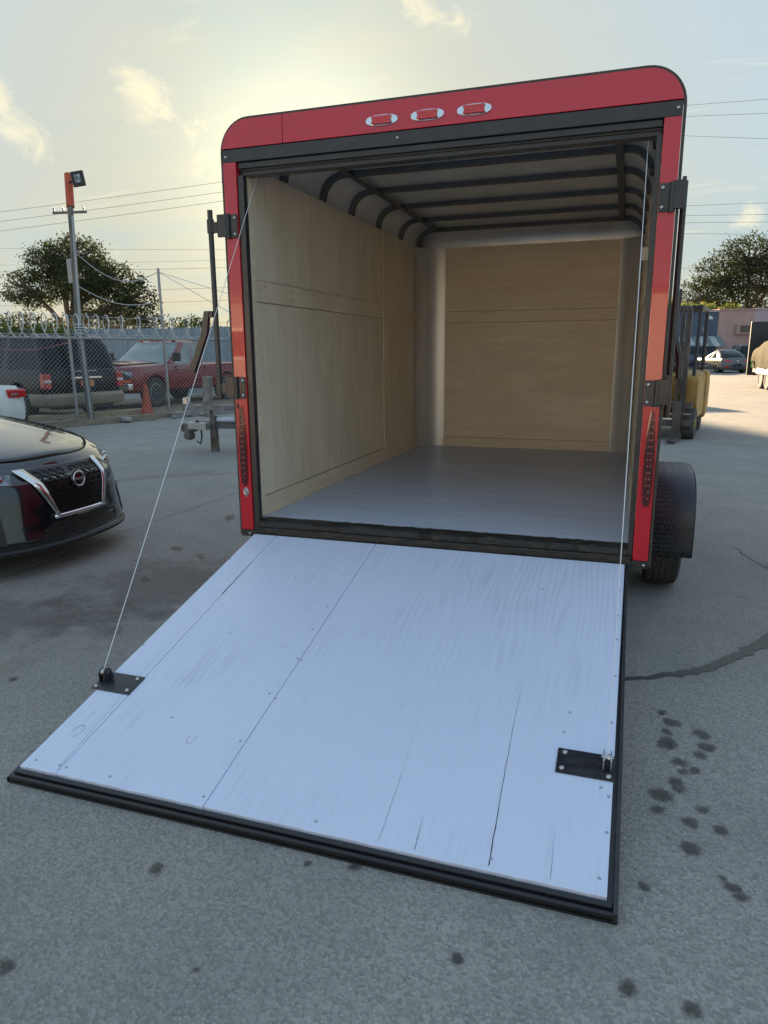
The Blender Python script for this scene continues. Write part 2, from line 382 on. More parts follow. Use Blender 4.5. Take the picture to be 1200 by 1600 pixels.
# ------------------------------------------------------------------ the red cargo trailer
def ply_mat(name, a, b_, st, seed=0):
    m = bpy.data.materials.new(name); m.use_nodes = True
    nt = m.node_tree; b = nt.nodes['Principled BSDF']; L = nt.links.new; N = nt.nodes.new
    tc = N('ShaderNodeTexCoord'); mp = N('ShaderNodeMapping'); mp.inputs['Scale'].default_value = st; mp.inputs['Location'].default_value = (seed, seed * 2, seed * 3)
    L(tc.outputs['Object'], mp.inputs[0])
    n1 = N('ShaderNodeTexNoise'); n1.inputs['Scale'].default_value = 2.2; n1.inputs['Detail'].default_value = 7; n1.inputs['Distortion'].default_value = 1.4; n1.inputs['Roughness'].default_value = .6
    L(mp.outputs[0], n1.inputs['Vector'])
    n2 = N('ShaderNodeTexNoise'); n2.inputs['Scale'].default_value = 34; n2.inputs['Detail'].default_value = 6; n2.inputs['Distortion'].default_value = .8
    mp2 = N('ShaderNodeMapping'); mp2.inputs['Scale'].default_value = tuple(.08 if q == min(st) else 1 for q in st); L(tc.outputs['Object'], mp2.inputs[0]); L(mp2.outputs[0], n2.inputs['Vector'])
    r = N('ShaderNodeValToRGB'); r.color_ramp.elements[0].position = .34; r.color_ramp.elements[0].color = (*a, 1)
    r.color_ramp.elements[1].position = .70; r.color_ramp.elements[1].color = (*b_, 1)
    e = r.color_ramp.elements.new(.5); e.color = (*[(x * .6 + y * .4) for x, y in zip(a, b_)], 1)
    L(n1.outputs['Fac'], r.inputs[0])
    mx = N('ShaderNodeMix'); mx.data_type = 'RGBA'; mx.blend_type = 'MULTIPLY'; mx.inputs['Factor'].default_value = .28
    r2 = N('ShaderNodeMapRange'); r2.inputs['From Min'].default_value = .3; r2.inputs['From Max'].default_value = .7; r2.inputs['To Min'].default_value = .65; r2.inputs['To Max'].default_value = 1.1
    L(n2.outputs['Fac'], r2.inputs['Value']); L(r.outputs[0], mx.inputs['A']); L(r2.outputs[0], mx.inputs['B'])
    L(mx.outputs['Result'], b.inputs['Base Color'])
    b.inputs['Roughness'].default_value = .5; b.inputs['Specular IOR Level'].default_value = .4
    bp = N('ShaderNodeBump'); bp.inputs['Strength'].default_value = .08; bp.inputs['Distance'].default_value = .01
    L(n2.outputs['Fac'], bp.inputs['Height']); L(bp.outputs[0], b.inputs['Normal'])
    return m
m_ply = ply_mat('birch_plywood', (.68, .57, .42), (.80, .71, .56), (1, 1, .33), 1)
m_ply2 = ply_mat('birch_plywood_front', (.74, .61, .43), (.84, .74, .56), (.45, 1, 1), 5)
m_plyb = ply_mat('birch_batten', (.68, .56, .40), (.79, .69, .53), (1, .5, 1), 9)
def painted_wood(name, col, dark, st, rough, bump):
    """paint over plywood: raised grain, knots, rubbed streaks"""
    m = bpy.data.materials.new(name); m.use_nodes = True
    nt = m.node_tree; b = nt.nodes['Principled BSDF']; L = nt.links.new; N = nt.nodes.new
    tc = N('ShaderNodeTexCoord')
    def mapd(s, loc=(0, 0, 0)):
        mp = N('ShaderNodeMapping'); mp.inputs['Scale'].default_value = s; mp.inputs['Location'].default_value = loc; L(tc.outputs['Object'], mp.inputs[0]); return mp.outputs[0]
    big = N('ShaderNodeTexNoise'); big.inputs['Scale'].default_value = 1.6; big.inputs['Detail'].default_value = 4; L(mapd((1, .45, 1), (3, 3, 3)), big.inputs['Vector'])
    wv = N('ShaderNodeTexWave'); wv.wave_type = 'BANDS'; wv.bands_direction = 'X'; wv.inputs['Scale'].default_value = 11; wv.inputs['Distortion'].default_value = 16; wv.inputs['Detail'].default_value = 3; wv.inputs['Detail Scale'].default_value = .55
    L(mapd(st), wv.inputs['Vector'])
    fine = N('ShaderNodeTexNoise'); fine.inputs['Scale'].default_value = 60; fine.inputs['Detail'].default_value = 4; L(mapd((1, .05, 1)), fine.inputs['Vector'])
    patch = N('ShaderNodeTexNoise'); patch.inputs['Scale'].default_value = 2.4; patch.inputs['Detail'].default_value = 7; patch.inputs['Roughness'].default_value = .65; L(mapd((1, .6, 1), (8, 2, 0)), patch.inputs['Vector'])
    def mr(f, a, c, x, y):
        r = N('ShaderNodeMapRange'); r.inputs['From Min'].default_value = a; r.inputs['From Max'].default_value = c; r.inputs['To Min'].default_value = x; r.inputs['To Max'].default_value = y; L(f, r.inputs['Value']); return r.outputs[0]
    def mul(a, c):
        n = N('ShaderNodeMath'); n.operation = 'MULTIPLY'; L(a, n.inputs[0])
        if isinstance(c, float): n.inputs[1].default_value = c
        else: L(c, n.inputs[1])
        return n.outputs[0]
    where = mr(big.outputs['Fac'], .46, .62, .12, 1)
    grain = mul(mr(wv.outputs['Fac'], .62, .95, 0, 1), where)
    dirt = mul(mr(patch.outputs['Fac'], .50, .70, 0, 1), mr(fine.outputs['Fac'], .45, .62, 0, 1))
    mx = N('ShaderNodeMix'); mx.data_type = 'RGBA'; mx.inputs['A'].default_value = (*col, 1); mx.inputs['B'].default_value = (*dark, 1)
    L(mul(grain, .22), mx.inputs['Factor'])
    mx2 = N('ShaderNodeMix'); mx2.data_type = 'RGBA'; L(mx.outputs['Result'], mx2.inputs['A']); mx2.inputs['B'].default_value = (*dark, 1); L(mul(dirt, .55), mx2.inputs['Factor'])
    L(mx2.outputs['Result'], b.inputs['Base Color'])
    L(mr(patch.outputs['Fac'], .3, .7, rough - .08, rough + .12), b.inputs['Roughness'])
    ad = N('ShaderNodeMath'); ad.operation = 'ADD'; L(mul(grain, -1.0), ad.inputs[0]); L(mul(fine.outputs['Fac'], .8), ad.inputs[1])
    bp = N('ShaderNodeBump'); bp.inputs['Strength'].default_value = bump; bp.inputs['Distance'].default_value = .004; L(ad.outputs[0], bp.inputs['Height']); L(bp.outputs[0], b.inputs['Normal'])
    return m
m_ramp = painted_wood('pale_blue_grey_paint', (.64, .70, .86), (.45, .49, .61), (1, .16, 1), .38, .35)
m_floor = M('grey_floor_paint', (.43, .475, .59), .36, col2=(.57, .615, .73), ns=3.5, stretch=(.35, 2.6, 1), lo=.25, hi=.75, detail=5)
m_edge = M('bare_aluminium_edge', (.78, .75, .70), .5, .2)
m_lens = M('red_lens', (.55, .012, .015), .12, coat=1, col2=(.30, .006, .01), ns=120, stretch=(1, 1, 1))
m_lensdark = M('smoked_red_lens', (.10, .006, .008), .10, coat=1, col2=(.04, .004, .005), ns=60)
m_amber = M('amber_lens', (.85, .16, .06), .2, coat=.6)
m_diamond = M('diamond_plate', (.030, .034, .042), .42, .2, col2=(.045, .05, .06), ns=8)
m_cable = M('steel_cable', (.78, .78, .78), .35, .5)
m_screw = M('painted_screw', (.34, .37, .47), .5)

tr = tag(empty('cargo_trailer'), 'large red enclosed cargo trailer with its pale ramp door lowered to the asphalt', 'cargo trailer')
LX, RX, ZT, ZB, DY = -1.065, 1.065, 2.516, .416, 3.50
RC = .150                                   # roof corner radius
def hoop(hx, zt, rc, zb, n=10):
    """outline up one side, over the roof and down the other, in (x, z)"""
    p = [(-hx, zb)]
    for k in range(n + 1):
        a = pi - (pi / 2) * k / n
        p.append((-hx + rc + rc * cos(a), zt - rc + rc * sin(a)))
    for k in range(n + 1):
        a = pi / 2 - (pi / 2) * k / n
        p.append((hx - rc + rc * cos(a), zt - rc + rc * sin(a)))
    p.append((hx, zb))
    return p
# outer skin: side walls and roof, one hoop swept along the trailer
def sweep(name, hx, zt, rc, zb, y0, y1, th, mat, smooth=40):
    a = hoop(hx, zt, rc, zb); b = hoop(hx - th, zt - th, max(rc - th, .01), zb)
    n = len(a); mb = MB()
    vs = [(x, y0, z) for x, z in a] + [(x, y1, z) for x, z in a] + [(x, y0, z) for x, z in b] + [(x, y1, z) for x, z in b]
    fs = []
    for i in range(n - 1):
        fs += [(i, i + n, i + n + 1, i + 1), (2 * n + i, 2 * n + i + 1, 3 * n + i + 1, 3 * n + i), (i, i + 1, 2 * n + i + 1, 2 * n + i), (n + i, 3 * n + i, 3 * n + i + 1, n + i + 1)]
    fs += [(0, 2 * n, 3 * n, n), (n - 1, 2 * n - 1, 4 * n - 1, 3 * n - 1)]
    mb.add(vs, fs)
    return fixn(mb.build(name, mat, tr, smooth=smooth))
sweep('outer_skin', 1.060, 2.512, RC, .44, .034, DY, .012, m_red)
sweep('edge_trim', 1.072, 2.522, RC + .008, .42, -.004, .032, .011, m_trim)
# front wall of the box with rounded corners
mb = MB()
pl = [(-1.04, DY + .002)] + [(-1.04 + .18 - .18 * cos(a), DY + .002 + .18 * sin(a)) for a in [pi / 2 * k / 6 for k in range(1, 7)]]
pl += [(-x, y) for x, y in reversed(pl)]
mb.prism(pl, .45, 2.49, 'z'); mb.build('front_nose', m_red, tr, smooth=40)
# rear header panels (rounded top corners), seam between them
def header(name, x0, x1):
    o = [p for p in hoop(1.060, 2.510, RC - .006, 2.383)]
    o = [p for p in o if p[1] > 2.3835 or p in (o[0], o[-1])]
    pts = [p for p in o if x0 - 1e-6 <= p[0] <= x1 + 1e-6]
    top = 2.510
    if x0 > -1.0: pts = [(x0, 2.383), (x0, top)] + [p for p in pts if p[0] > x0 + .001]
    else: pts = pts + [(x1, top), (x1, 2.383)]
    return MB().prism(pts, -.012, .030).build(name, m_red, tr, bevel=.0015)
header('header_panel', -1.06, -.7265)
header('header_panel', -.7235, 1.06)
# black header plate and inner door header
MB().box(-1.058, 1.058, -.008, .030, 2.322, 2.3805).build('header_plate', m_black, tr, bevel=.002)
MB().box(-.984, .987, .006, .060, 2.292, 2.3205).build('header_channel', m_black, tr, bevel=.003)
MB().box(-.984, .987, .016, .024, 2.283, 2.2905).build('weather_strip', m_rubber, tr)
MB().box(-.984, .987, .026, .085, 2.262, 2.2905).build('header_channel', m_black, tr, bevel=.003)
# rear posts, black jambs, caps
for s, xa, xb, ja, jb in ((-1, -1.058, -.987, -.9855, -.953), (1, .990, 1.058, .966, .9885)):
    MB().box(xa, xb, -.012, .030, .448, 2.3205).build('rear_post', m_red, tr, bevel=.002)
    MB().box(ja, jb, -.002, .036, .43, 2.2605).build('door_jamb', m_black, tr, bevel=.002)
    MB().box(min(xa, ja) if s < 0 else ja + .006, max(xb, jb) if s > 0 else jb - .006, -.016, .030, .412, .4465).build('post_cap', m_black, tr, bevel=.002)
# bolts
bolt_mb = MB().lathe([(.0085, 0), (.0085, .002), (.006, .006), (.003, .0075)], 12, rotx(pi / 2))
bolt0 = bolt_mb.build('bolt', m_zinc, tr, smooth=40)
bolts = [(-1.041, -.0085, 2.346), (-.148, -.0085, 2.352), (1.040, -.0085, 2.352), (-1.005, -.0165, .428), (1.040, -.0165, .428)]
bolt0.location = bolts[0]
for b_ in bolts[1:]: copy_part(bolt0, tr, b_)
# clearance lamps
for x in (-.221, -.006, .206):
    o = []
    for k in range(24):
        a = 2 * pi * k / 24
        sx = .077 * (abs(cos(a)) ** .75) * (1 if cos(a) > 0 else -1); sz = .0235 * (abs(sin(a)) ** .8) * (1 if sin(a) > 0 else -1)
        o.append((x + sx, 2.431 + sz))
    bz = MB().prism(o, -.018, -.0125).build('clearance_lamp', m_chrome, tr, bevel=.002)
    lens = [(x - .050, 2.446), (x - .040, 2.449), (x + .040, 2.449), (x + .050, 2.446), (x + .044, 2.431), (x + .050, 2.416), (x + .040, 2.413), (x - .040, 2.413), (x - .050, 2.416), (x - .044, 2.431)]
    ln = MB().prism(lens, -.027, -.0185).build('lens', m_lens, bz, bevel=.002)
    mb = MB()
    for i in range(7):
        for j in range(3):
            cx, cz = x - .036 + i * .012, 2.421 + j * .010
            mb.box(cx - .0045, cx + .0045, -.0285, -.0272, cz - .0036, cz + .0036)
    mb.build('lens_facets', M('lens_facet', (.75, .05, .05), .2, coat=.5) if x < -.2 else bpy.data.materials['lens_facet'], bz)
# tail lamps: long slim lens, tapered at both ends
for x, z0, z1 in ((-1.023, .70, 1.118), (1.030, .71, 1.132)):
    h = z1 - z0
    prof = [(.000, .010), (.02, .014), (.10, .017), (.30, .020), (.55, .0195), (.75, .016), (.92, .010), (1, .006)]
    pts = [(x + w, z0 + t * h) for t, w in prof] + [(x - w, z0 + t * h) for t, w in reversed(prof)]
    tl = MB().prism(pts, -.024, -.0125).build('tail_lamp', m_lensdark, tr, bevel=.003)
    rim = [((px - x) * 1.22 + x, (pz - (z0 + h / 2)) * 1.03 + z0 + h / 2) for px, pz in pts]
    MB().prism(rim, -.0165, -.0124).build('lamp_bezel', M('red_bezel', (.33, .006, .01), .15, coat=1) if x < 0 else bpy.data.materials['red_bezel'], tl, bevel=.002)
    mb = MB()
    for k in range(13):
        t = .08 + .84 * k / 12
        for sx in (-1, 1):
            if .15 < t < .8 or sx > 0:
                mb.lathe([(.0030, 0), (.0022, .0018)], 8, T(x + sx * .006, -.0242, z0 + t * h) @ rotx(pi / 2))
    led_ = mb.build('led_points', M('led_reflector', (.8, .25, .22), .15, .3) if x < 0 else bpy.data.materials['led_reflector'], tl); stuff(led_)
# side lock on the left post
mb = MB()
mb.prism([(-1.019 + .017 * cos(a) * (1 if abs(sin(a)) < .6 else .75), .659 + .028 * sin(a)) for a in [2 * pi * k / 16 for k in range(16)]], -.017, -.0125)
lk = mb.build('lock_plate', m_chrome, tr, bevel=.002)
MB().lathe([(.012, 0), (.012, .010), (.009, .014)], 16, T(-1.018, -.0172, .657) @ rotx(pi / 2)).build('lock_cylinder', m_zinc, lk, smooth=40)
MB().prism([(-1.0475, 1.140), (-1.0375, 1.140), (-1.0375, 1.110), (-1.0475, 1.110)], -.0136, -.0122).build('lamp_wire_slot', m_rubber, tr)

# hinges carrying the lock bars
def hinge(side, z):
    s = side
    x0 = -.989 if s < 0 else .991
    h = MB()
    h.box(min(x0, x0 + s * .066), max(x0, x0 + s * .066), -.020, -.0125, z - .058, z + .055)
    o = h.build('lock_bar_hinge', m_black, tr, bevel=.002)
    k = MB().cyl((x0 + s * .050, -.026, z - .060), (x0 + s * .050, -.026, z + .057), .0105, 12).build('hinge_knuckle', m_black, o, smooth=40)
    lf = MB()
    if s < 0:
        lf.box(x0 - .108, x0 - .058, -.034, -.022, z - .052, z + .056)
        lf.box(x0 - .135, x0 - .106, -.036, -.020, z - .030, z + .022)
    else:
        lf.box(x0 + .056, x0 + .098, -.034, -.022, z - .050, z + .060)
        lf.box(x0 + .086, x0 + .102, -.022, .10, z - .03, z + .075)
    lf.build('hinge_leaf', m_black, o, bevel=.002)
    for dz in (.036, -.040):
        copy_part(bolt0, o, (x0 + s * .013, -.0205, z + dz), scale=(1.15,) * 3)
for s, z in ((-1, 2.025), (-1, 1.222), (1, 2.016), (1, 1.215)): hinge(s, z)
# left lock bar with its swung-down handle
lb = MB().cyl((-1.137, -.028, 1.165), (-1.137, -.028, 2.105), .0135, 14).build('lock_bar', m_black, tr, smooth=40)
MB().cyl((-1.137, -.028, 1.995), (-1.137, -.028, 2.06), .0185, 14).build('bar_collar', m_black, lb, smooth=40)
MB().cyl((-1.137, -.028, 1.175), (-1.137, -.028, 1.24), .0185, 14).build('bar_collar', m_black, lb, smooth=40)
mb = MB(); mb.box(-1.192, -1.150, -.042, -.018, 1.583, 1.615)
mb.prism([(-1.197, 1.615), (-1.168, 1.615), (-1.186, 1.50), (-1.278, 1.300), (-1.312, 1.312), (-1.222, 1.505)], -.046, -.022)
mb.build('lock_handle', m_black, lb, bevel=.002)
# right lock bar, folded back along the side
rb = MB().cyl((1.094, .112, 1.10), (1.094, .112, 2.10), .0135, 14).build('lock_bar', m_black, tr, smooth=40)
MB().box(1.092, 1.125, .19, .225, 1.62, 1.665).build('handle_bracket', m_black, rb, bevel=.003)
MB().tube([(1.112, .205, 1.63), (1.106, .205, 1.56), (1.106, .205, 1.47), (1.118, .205, 1.42), (1.136, .205, 1.37), (1.139, .205, 1.27)], .0155, 10).build('lock_handle', m_black, rb, smooth=50)

# --- inside: floor, sill, walls
MB().box(-1.02, 1.02, .062, DY, .40, .478).build('floor_frame', m_black, tr)
MB().box(-.982, .985, .064, 1.288, .4795, .502).build('floor_panel', m_floor, tr, bevel=.0012)
MB().box(-.982, .985, 1.2905, DY - .05, .4795, .502).build('floor_panel', m_floor, tr, bevel=.0012)
# sill: lumpy hand-painted beam
def lumpy(name, x0, x1, y0, y1, z0, z1, mat, n=90, amp=.003, seed=3):
    r = random.Random(seed); rows = []
    for i in range(n + 1):
        x = x0 + (x1 - x0) * i / n
        j = lambda: r.uniform(-amp, amp)
        rows.append([(x, y0 + j(), z0), (x, y0 + j(), z1 - .012 + j()), (x, y0 + .012 + j(), z1 + j()), (x, y1 + j() * 2.2, z1 + .001 + j() * .3), (x, y1, z0)])
    mb = MB(); mb.grid(rows)
    return mb.build(name, mat, tr, smooth=50)
lumpy('rear_sill', -.952, .966, -.004, .085, .43, .5035, m_blackrough)
MB().box(-.97, .985, -.030, -.006, .425, .470).build('sill_angle', m_blackrough, tr, bevel=.004)
MB().tube([(-.965, -.034, .424), (.965, -.034, .424)], .013, 10).build('ramp_hinge_tube', m_blackrough, tr, smooth=40)

wi = .983
# left wall sheets
MB().box(-1.03, -wi, .10, 2.262, .60, 2.333).build('plywood_panel', m_ply, tr)
MB().box(-1.03, -wi, 2.2645, 3.30, .60, 2.333).build('plywood_panel', m_ply, tr)
MB().box(-.985, -wi + .009, .096, 2.222, 1.668, 1.776).build('wall_batten', m_plyb, tr, bevel=.001)
MB().box(-.985, -wi + .009, 2.318, 3.22, 1.668, 1.776).build('wall_batten', m_plyb, tr, bevel=.001)
MB().box(-.985, -wi + .010, 2.224, 2.316, .612, 2.333).build('wall_batten', m_plyb, tr, bevel=.001)
MB().box(-.985, -wi + .009, .099, 2.258, .5025, .612).build('kick_board', m_plyb, tr, bevel=.001)
MB().box(-.985, -wi + .009, 2.26, 3.14, .5025, .600).build('kick_board', m_plyb, tr, bevel=.001)
MB().box(-.985, -wi + .024, .037, .098, .512, 2.29).build('jamb_strip', m_plyb, tr, bevel=.001)
# right wall sheets
MB().box(wi, 1.03, .10, 2.262, .60, 2.333).build('plywood_panel', m_ply, tr)
MB().box(wi, 1.03, 2.2645, 3.30, .60, 2.333).build('plywood_panel', m_ply, tr)
MB().box(wi - .009, .985, .096, 3.22, 1.668, 1.776).build('wall_batten', m_plyb, tr, bevel=.001)
MB().box(wi - .009, .985, .072, 3.14, .5025, .612).build('kick_board', m_plyb, tr, bevel=.001)
# front wall
FY = 3.367
MB().box(-.745, .800, FY, FY + .02, 1.716, 2.336).build('plywood_panel', m_ply2, tr)
MB().box(-.745, .800, FY, FY + .02, .59, 1.714).build('plywood_panel', m_ply2, tr)
MB().box(-.738, .804, FY - .016, FY - .0005, 1.668, 1.766).build('wall_batten', m_ply2, tr, bevel=.001)
MB().box(-.748, .798, FY - .010, FY - .0005, .5025, .590).build('kick_board', m_ply2, tr, bevel=.001)
wscrew0 = MB().lathe([(.006, 0), (.0045, .0025)], 8, rotx(pi / 2)).build('screw', m_zinc, tr)
wscrew0.location = (-.1, FY - .0105, 1.70)
for x, z in ((-.1, 1.74), (-.40, 1.70), (.30, 1.70), (.30, 1.74), (.62, 1.72), (-.62, 1.73), (.60, .55), (.1, .54), (-.4, .54)):
    copy_part(wscrew0, tr, (x, FY - .0105, z))
for x, z in ((.03, 2.29), (-.30, 2.06), (0.02, 2.05), (.35, 2.06), (.72, 2.10), (.73, 2.28), (.74, 1.5), (.74, 1.2), (.74, .9)):
    copy_part(wscrew0, tr, (x, FY - .0005, z))
# dark strips stand in for the shade line along batten and kick board edges
m_shade_line = M('shade_line', (.16, .11, .065), .9)
for z in (1.6645, 1.7675): MB().box(-.738, .804, FY - .0025, FY - .0004, z, z + .0028).build('shade_line', m_shade_line, tr)
MB().box(-.748, .798, FY - .0025, FY - .0004, .5905, .593).build('shade_line', m_shade_line, tr)
for z in (1.6645, 1.7765): MB().box(-.984, -wi + .0025, .10, 2.222, z, z + .0028).build('shade_line', m_shade_line, tr)
MB().box(-.984, -wi + .0025, .10, 2.222, .6125, .6150).build('shade_line', m_shade_line, tr)
MB().box(-.984, -wi + .0025, 2.2205, 2.2235, .616, 2.333).build('shade_line', m_shade_line, tr)
MB().box(-.984, -wi + .0025, 2.3165, 2.3190, .616, 2.333).build('shade_line', m_shade_line, tr)
for k in range(7):
    for z in (1.70, 1.75): copy_part(wscrew0, tr, (-wi + .0095, .22 + k * .32, z), (0, 0, pi / 2))
# galvanised corner coves (vertical) and the coved top edge of the front wall
def cove(name, cx, side):
    rows = []
    r = .245
    for z in (.5025, 1.1, 1.8, 2.338):
        row = []
        for k in range(13):
            a = (pi / 2) * k / 12
            row.append((cx + side * r * sin(a) - side * 0, FY + .012 - r + r * cos(a), z))
        rows.append(row)
    mb = MB(); mb.grid(rows)
    return mb.build(name, m_galv, tr, smooth=60)
cove('corner_cove', -.732, -1); cove('corner_cove', .735, 1)
# ceiling: skin with coved edges
CR = .155
def ceil_line(y, n=8):
    p = []
    for k in range(n + 1):
        a = pi - (pi / 2) * k / n
        p.append((-wi - .005 + CR + CR * cos(a), y, 2.335 + CR * sin(a)))
    for k in range(n + 1):
        a = pi / 2 - (pi / 2) * k / n
        p.append((wi + .005 - CR + CR * cos(a), y, 2.335 + CR * sin(a)))
    return p
mb = MB(); mb.grid([ceil_line(.062), ceil_line(1.7), ceil_line(3.24)]); mb.build('ceiling_skin', m_roofskin, tr, smooth=60)
rows = []
for k in range(9):
    a = (pi / 2) * k / 8
    y = 3.225 + .155 * sin(a); z = 2.336 + .150 * cos(a)
    rows.append([(x, y, z) for x in (-.985, -.93, -.85, -.5, 0, .5, .85, .93, .985)])
mb = MB(); mb.grid(rows); mb.build('ceiling_cove', m_galv, tr, smooth=60)
# roof bows: hat channels following the cove
def bow(y, w=.034, h=.028):
    mb = MB(); rows = []
    for off, dy in ((.0015, -w), (h, -w * .75), (h, w * .75), (.0015, w)):
        row = []
        for x, _, z in ceil_line(y):
            cx = max(-wi + CR, min(wi - CR, x)); d = Vector((x - cx, z - 2.335))
            d = d.normalized() if d.length > 1e-6 else Vector((0, 1))
            row.append((x - d.x * off, y + dy, z - d.y * off))
        rows.append(row)
    mb.grid(rows)
    return fixn(mb.build('roof_bow', m_bow, tr, smooth=30))
for y in (.50, 1.05, 1.55, 2.12, 2.70, 3.22): bow(y)
for x in (-.77, .80):
    MB().box(x - .022, x + .022, .09, 3.20, 2.452, 2.4605).build('roof_stringer', m_bow, tr, bevel=.002)
# sagging black wire loom and spring drum behind the header
mb = MB()
for k in range(4):
    xa = -.55 + k * .38
    mb.tube([(xa + .38 * t, .14 + .02 * sin(t * 6), 2.40 - .035 * sin(pi * t)) for t in [i / 10 for i in range(11)]], .009, 6)
mb.build('wire_loom', m_rubber, tr, smooth=50)
mb = MB(); mb.cyl((-.90, .12, 2.325), (.93, .12, 2.325), .016, 10); mb.build('spring_shaft', m_bow, tr, smooth=40)
for x in (-.915, .935):
    MB().lathe([(.014, -.02), (.034, -.018), (.034, -.012), (.024, -.010), (.024, .010), (.034, .012), (.034, .018), (.014, .02)], 20, T(x, .12, 2.322) @ roty(pi / 2)).build('cable_drum', m_bow, tr, smooth=40)
MB().box(.945, .982, .78, .84, 1.86, 1.93).build('side_lamp', M('lamp_plastic', (.55, .47, .36), .4), tr, bevel=.008)

# --- ramp door
ra = math.atan2(.436 - .050, 1.707)
rp = empty('ramp_door', (0, -.030, .436), parent=tr, rot=(ra, 0, 0))     # local: s runs along -y, top skin at z = 0
def rbox(name, x0, x1, s0, s1, z0, z1, mat, bevel=0): return MB().box(x0, x1, -s1, -s0, z0, z1).build(name, mat, rp, bevel=bevel)
RS = 1.750
def plank(xa0, xa1, xb0, xb1):
    """board with slightly ragged ends: (x at hinge), (x at foot)"""
    r = random.Random(int((xa0 + 3) * 100)); n = 26
    top, bot = [], []
    for i in range(n + 1):
        t = i / n
        top.append((xa0 + (xa1 - xa0) * t, -.004 - r.uniform(0, .0012)))
        bot.append((xb0 + (xb1 - xb0) * t, -RS - r.uniform(-.001, .0015)))
    mb = MB().prism(top + bot[::-1], -.019, 0, 'z')
    o = fixn(mb.build('plank', m_ramp, rp))
    m_ = o.modifiers.new('bevel', 'BEVEL'); m_.width = .0012; m_.segments = 1; m_.limit_method = 'ANGLE'; m_.angle_limit = radians(60)
plank(-.966, -.8325, -.942, -.7935); plank(-.8300, -.2615, -.7910, -.2325); plank(-.2590, .958, -.2298, .946)
rbox('ramp_frame', -.968, .966, .002, 1.775, -.048, -.0205, m_black)
rbox('ramp_skin', -.975, .975, -.002, 1.800, -.0575, -.0515, m_edge)
rbox('ramp_edge', .962, .974, .0, 1.79, -.056, -.004, m_black, .001)
rbox('ramp_edge', -.971, -.968, .0, 1.79, -.051, -.024, m_black, .001)
m_footrail = M('foot_rail_paint', (.007, .007, .008), .3, coat=.2)
# stepped black foot rail
rbox('foot_rail', -.955, .9615, RS + .004, RS + .020, -.0205, -.009, m_footrail, .003)
rbox('foot_rail', -.9675, .973, RS + .0205, RS + .036, -.050, -.018, m_footrail, .004)
rbox('foot_rail', -.9675, .973, RS + .0365, RS + .040, -.052, -.036, m_footrail, .001)
# splits in the wood: thin dark slivers lying in the paint
m_crack = M('crack', (.045, .045, .055), .8)
def crack(pts, w, seed=0):
    r = random.Random(seed); a, b_ = [], []
    n = 24
    for i in range(n + 1):
        t = i / n
        k = min(int(t * (len(pts) - 1)), len(pts) - 2); q = t * (len(pts) - 1) - k
        x = pts[k][0] * (1 - q) + pts[k + 1][0] * q + r.uniform(-.0012, .0012); s = pts[k][1] * (1 - q) + pts[k + 1][1] * q
        ww = w * (.15 + .85 * t) * r.uniform(.5, 1.2) * .5
        a.append((x - ww, -s, .0006)); b_.append((x + ww, -s, .0006))
    mb = MB(); mb.grid([a, b_]); return mb.build('wood_split', m_crack, rp)
crack([(.622, .95), (.624, 1.15), (.630, 1.35), (.636, 1.55), (.642, 1.735)], .0035, 1)
crack([(.30, 1.05), (.315, 1.3), (.322, 1.5), (.33, 1.735)], .0009, 2)
crack([(.43, 1.62), (.436, 1.735)], .0022, 3)
crack([(.80, 1.58), (.804, 1.735)], .0016, 4)
crack([(-.826, .3), (-.822, .55), (-.818, .62)], .006, 6)
crack([(-.87, .5), (-.80, 1.735)], .0012, 7)
# knots
def knot(x, s, r_):
    mb = MB(); rows = []
    for rr in (r_, r_ * 1.07):
        rows.append([(x + rr * cos(a) * .8, -s + rr * sin(a) * 1.25, .0006) for a in [pi * 1.55 * k / 16 + x * 9 for k in range(17)]])
    mb.grid(rows); mb.build('knot', m_crack, rp)
for x, s, r_ in ((-.43, 1.50, .017), (-.86, 1.56, .022), (-.35, .93, .012), (-.62, .88, .014)): knot(x, s, r_)
# screws
scr0 = MB().lathe([(.0055, 0), (.0045, .0012), (.002, .0012), (.002, .0004)], 10).build('screw', m_screw, rp)
k = 0
for x, s in [(-.905, 1.715), (-.805, 1.715), (-.775, 1.718), (-.60, 1.716), (-.25, 1.715), (.13, 1.715), (.645, 1.712), (.925, 1.70), (.938, 1.55), (.938, 1.42), (.936, 1.10), (.941, .85), (.941, .62), (.941, .45), (.943, .25),
             (.915, 1.39), (-.285, .62), (-.255, 1.0), (-.235, 1.01), (-.27, 1.22), (-.235, 1.24), (-.255, 1.47), (-.275, .8), (.80, 1.08), (.79, 1.18), (.62, .30), (-.955, .30), (-.955, .7), (-.945, 1.05), (-.54, .4), (-.56, 1.42)]:
    if k == 0: scr0.location = (x, -s, 0); k = 1
    else: copy_part(scr0, rp, (x, -s, 0))
